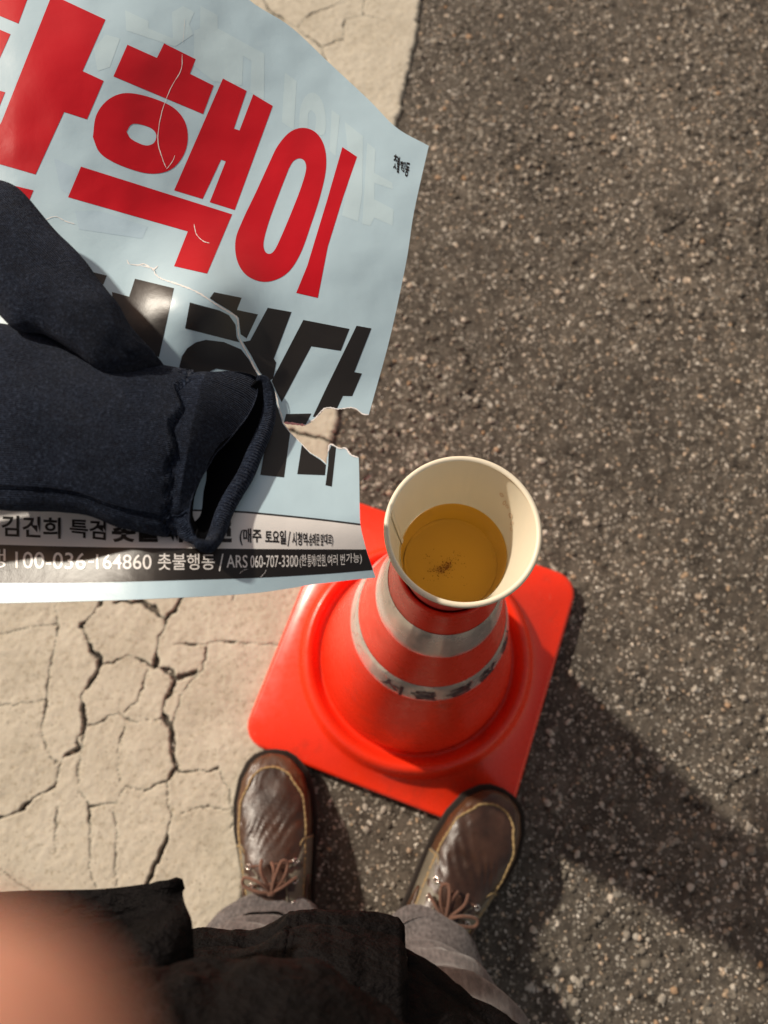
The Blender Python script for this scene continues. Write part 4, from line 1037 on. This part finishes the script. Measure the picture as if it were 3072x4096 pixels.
def build_hand():
    """the hand that steadies the phone: one fingertip strays in front of the lens"""
    def cam_pt(px, py, d): return CAM + ray(px, py) * d
    tip = cam_pt(-470, 4090, .022)
    rt, upv, bk = RC[:, 0], RC[:, 1], RC[:, 2]
    def L(a, b, c): return tip + rt * a + upv * b + bk * c
    me = bpy.data.meshes.new('hand'); vs = []; es = []; rad = []
    def chain(pts, rr, root=None):
        prev = root
        for p, r in zip(pts, rr):
            vs.append(p); rad.append(r); i = len(vs) - 1
            if prev is not None: es.append((prev, i))
            prev = i
        return prev
    wrist = chain([L(-.030, -.130, .095), L(-.026, -.108, .082), L(-.022, -.082, .066)], [.026, .028, .025])
    kn = chain([L(-.016, -.056, .046)], [.013], wrist)
    chain([L(-.010, -.034, .026), L(-.004, -.014, .008), L(-.001, -.004, .000), L(.000, .003, -.001)], [.0098, .0092, .0092, .0080], kn)
    for k in range(3):
        o = .019 * (k + 1)
        kk = chain([L(-.018 - o, -.058 - o * .2, .052)], [.012], wrist)
        chain([L(-.020 - o, -.036 - o * .2, .040), L(-.020 - o, -.022 - o * .2, .046), L(-.018 - o, -.024 - o * .2, .058)], [.009, .0085, .0070], kk)
    kk = chain([L(.006, -.090, .070)], [.013], 1); chain([L(.018, -.070, .060), L(.022, -.050, .058), L(.022, -.038, .060)], [.011, .0098, .008], kk)
    def skin_object(vs, es, rad, root):
        me = bpy.data.meshes.new('hand'); me.from_pydata([tuple(v) for v in vs], es, []); me.materials.append(M['skin']); o = link('hand', me, PERSON)
        sk = o.modifiers.new('skin', 'SKIN')
        for i, s_ in enumerate(me.skin_vertices[0].data): s_.radius = (rad[i], rad[i]); s_.use_root = (i == root)
        sk.use_smooth_shade = True
        sb = o.modifiers.new('sub', 'SUBSURF'); sb.levels = 2; sb.render_levels = 2
        return o
    def sleeve(pts, rr):
        p = interp_path(pts, 60); r = np.interp(np.linspace(0, 1, 60), np.linspace(0, 1, len(rr)), rr)
        v, f = tube(p, r, 28, False, False); v = np.array(v); k = np.repeat(np.arange(60), 28)
        v += (fbm(v[:, 0] * 30 + v[:, 2] * 12, v[:, 1] * 30 + k * .12, 4, 61) - .45)[:, None] * [.006, .006, .010]
        o = mk('sleeve', v, f, M['jacket'], PERSON); so = o.modifiers.new('thickness', 'SOLIDIFY'); so.thickness = .003; return o
    h1 = skin_object(vs, es, rad, 1); h1['label'] = 'fingertip blurred in front of the lens'
    sleeve([L(-.028, -.118, .088), L(-.030, -.150, .105), np.array((-.01, -.40, 1.02)), np.array((.17, -.36, 1.12)), np.array((.19, -.30, 1.27))], [.034, .040, .055, .060, .062])
    # the other hand, out of the picture, pinches the left border of the poster
    e = at(-262, 1560, float(lower_z(-262, 1560))); vs.clear(); es.clear(); rad.clear()
    X, Y, Z = np.array((1., 0, 0)), np.array((0, 1., 0)), np.array((0, 0, 1.))
    def Q(a, b, c): return e + X * a + Y * b + Z * c
    w = chain([Q(-.105, -.060, .030), Q(-.085, -.045, .018), Q(-.062, -.026, .004)], [.026, .028, .025])
    for k in range(4):
        o = .019 * k
        kk = chain([Q(-.040, -.030 + o, -.010)], [.0125], w)
        chain([Q(-.012, -.026 + o, -.019), Q(.012, -.022 + o, -.018), Q(.024 + .004 * (k in (1, 2)), -.020 + o, -.0145)], [.0092, .0084, .0068], kk)
    kk = chain([Q(-.060, .006, .020)], [.013], 1); chain([Q(-.036, .014, .022), Q(-.012, .014, .018), Q(.002, .012, .013)], [.0108, .0100, .0080], kk)
    h2 = skin_object(vs, es, rad, 1); h2['label'] = 'hand pinching the left border of the poster'
    sleeve([Q(-.094, -.052, .024), Q(-.118, -.072, .042), np.array((-.41, -.20, .93)), np.array((-.33, -.28, 1.14)), np.array((-.20, -.27, 1.27))], [.034, .040, .055, .060, .062])
build_hand()
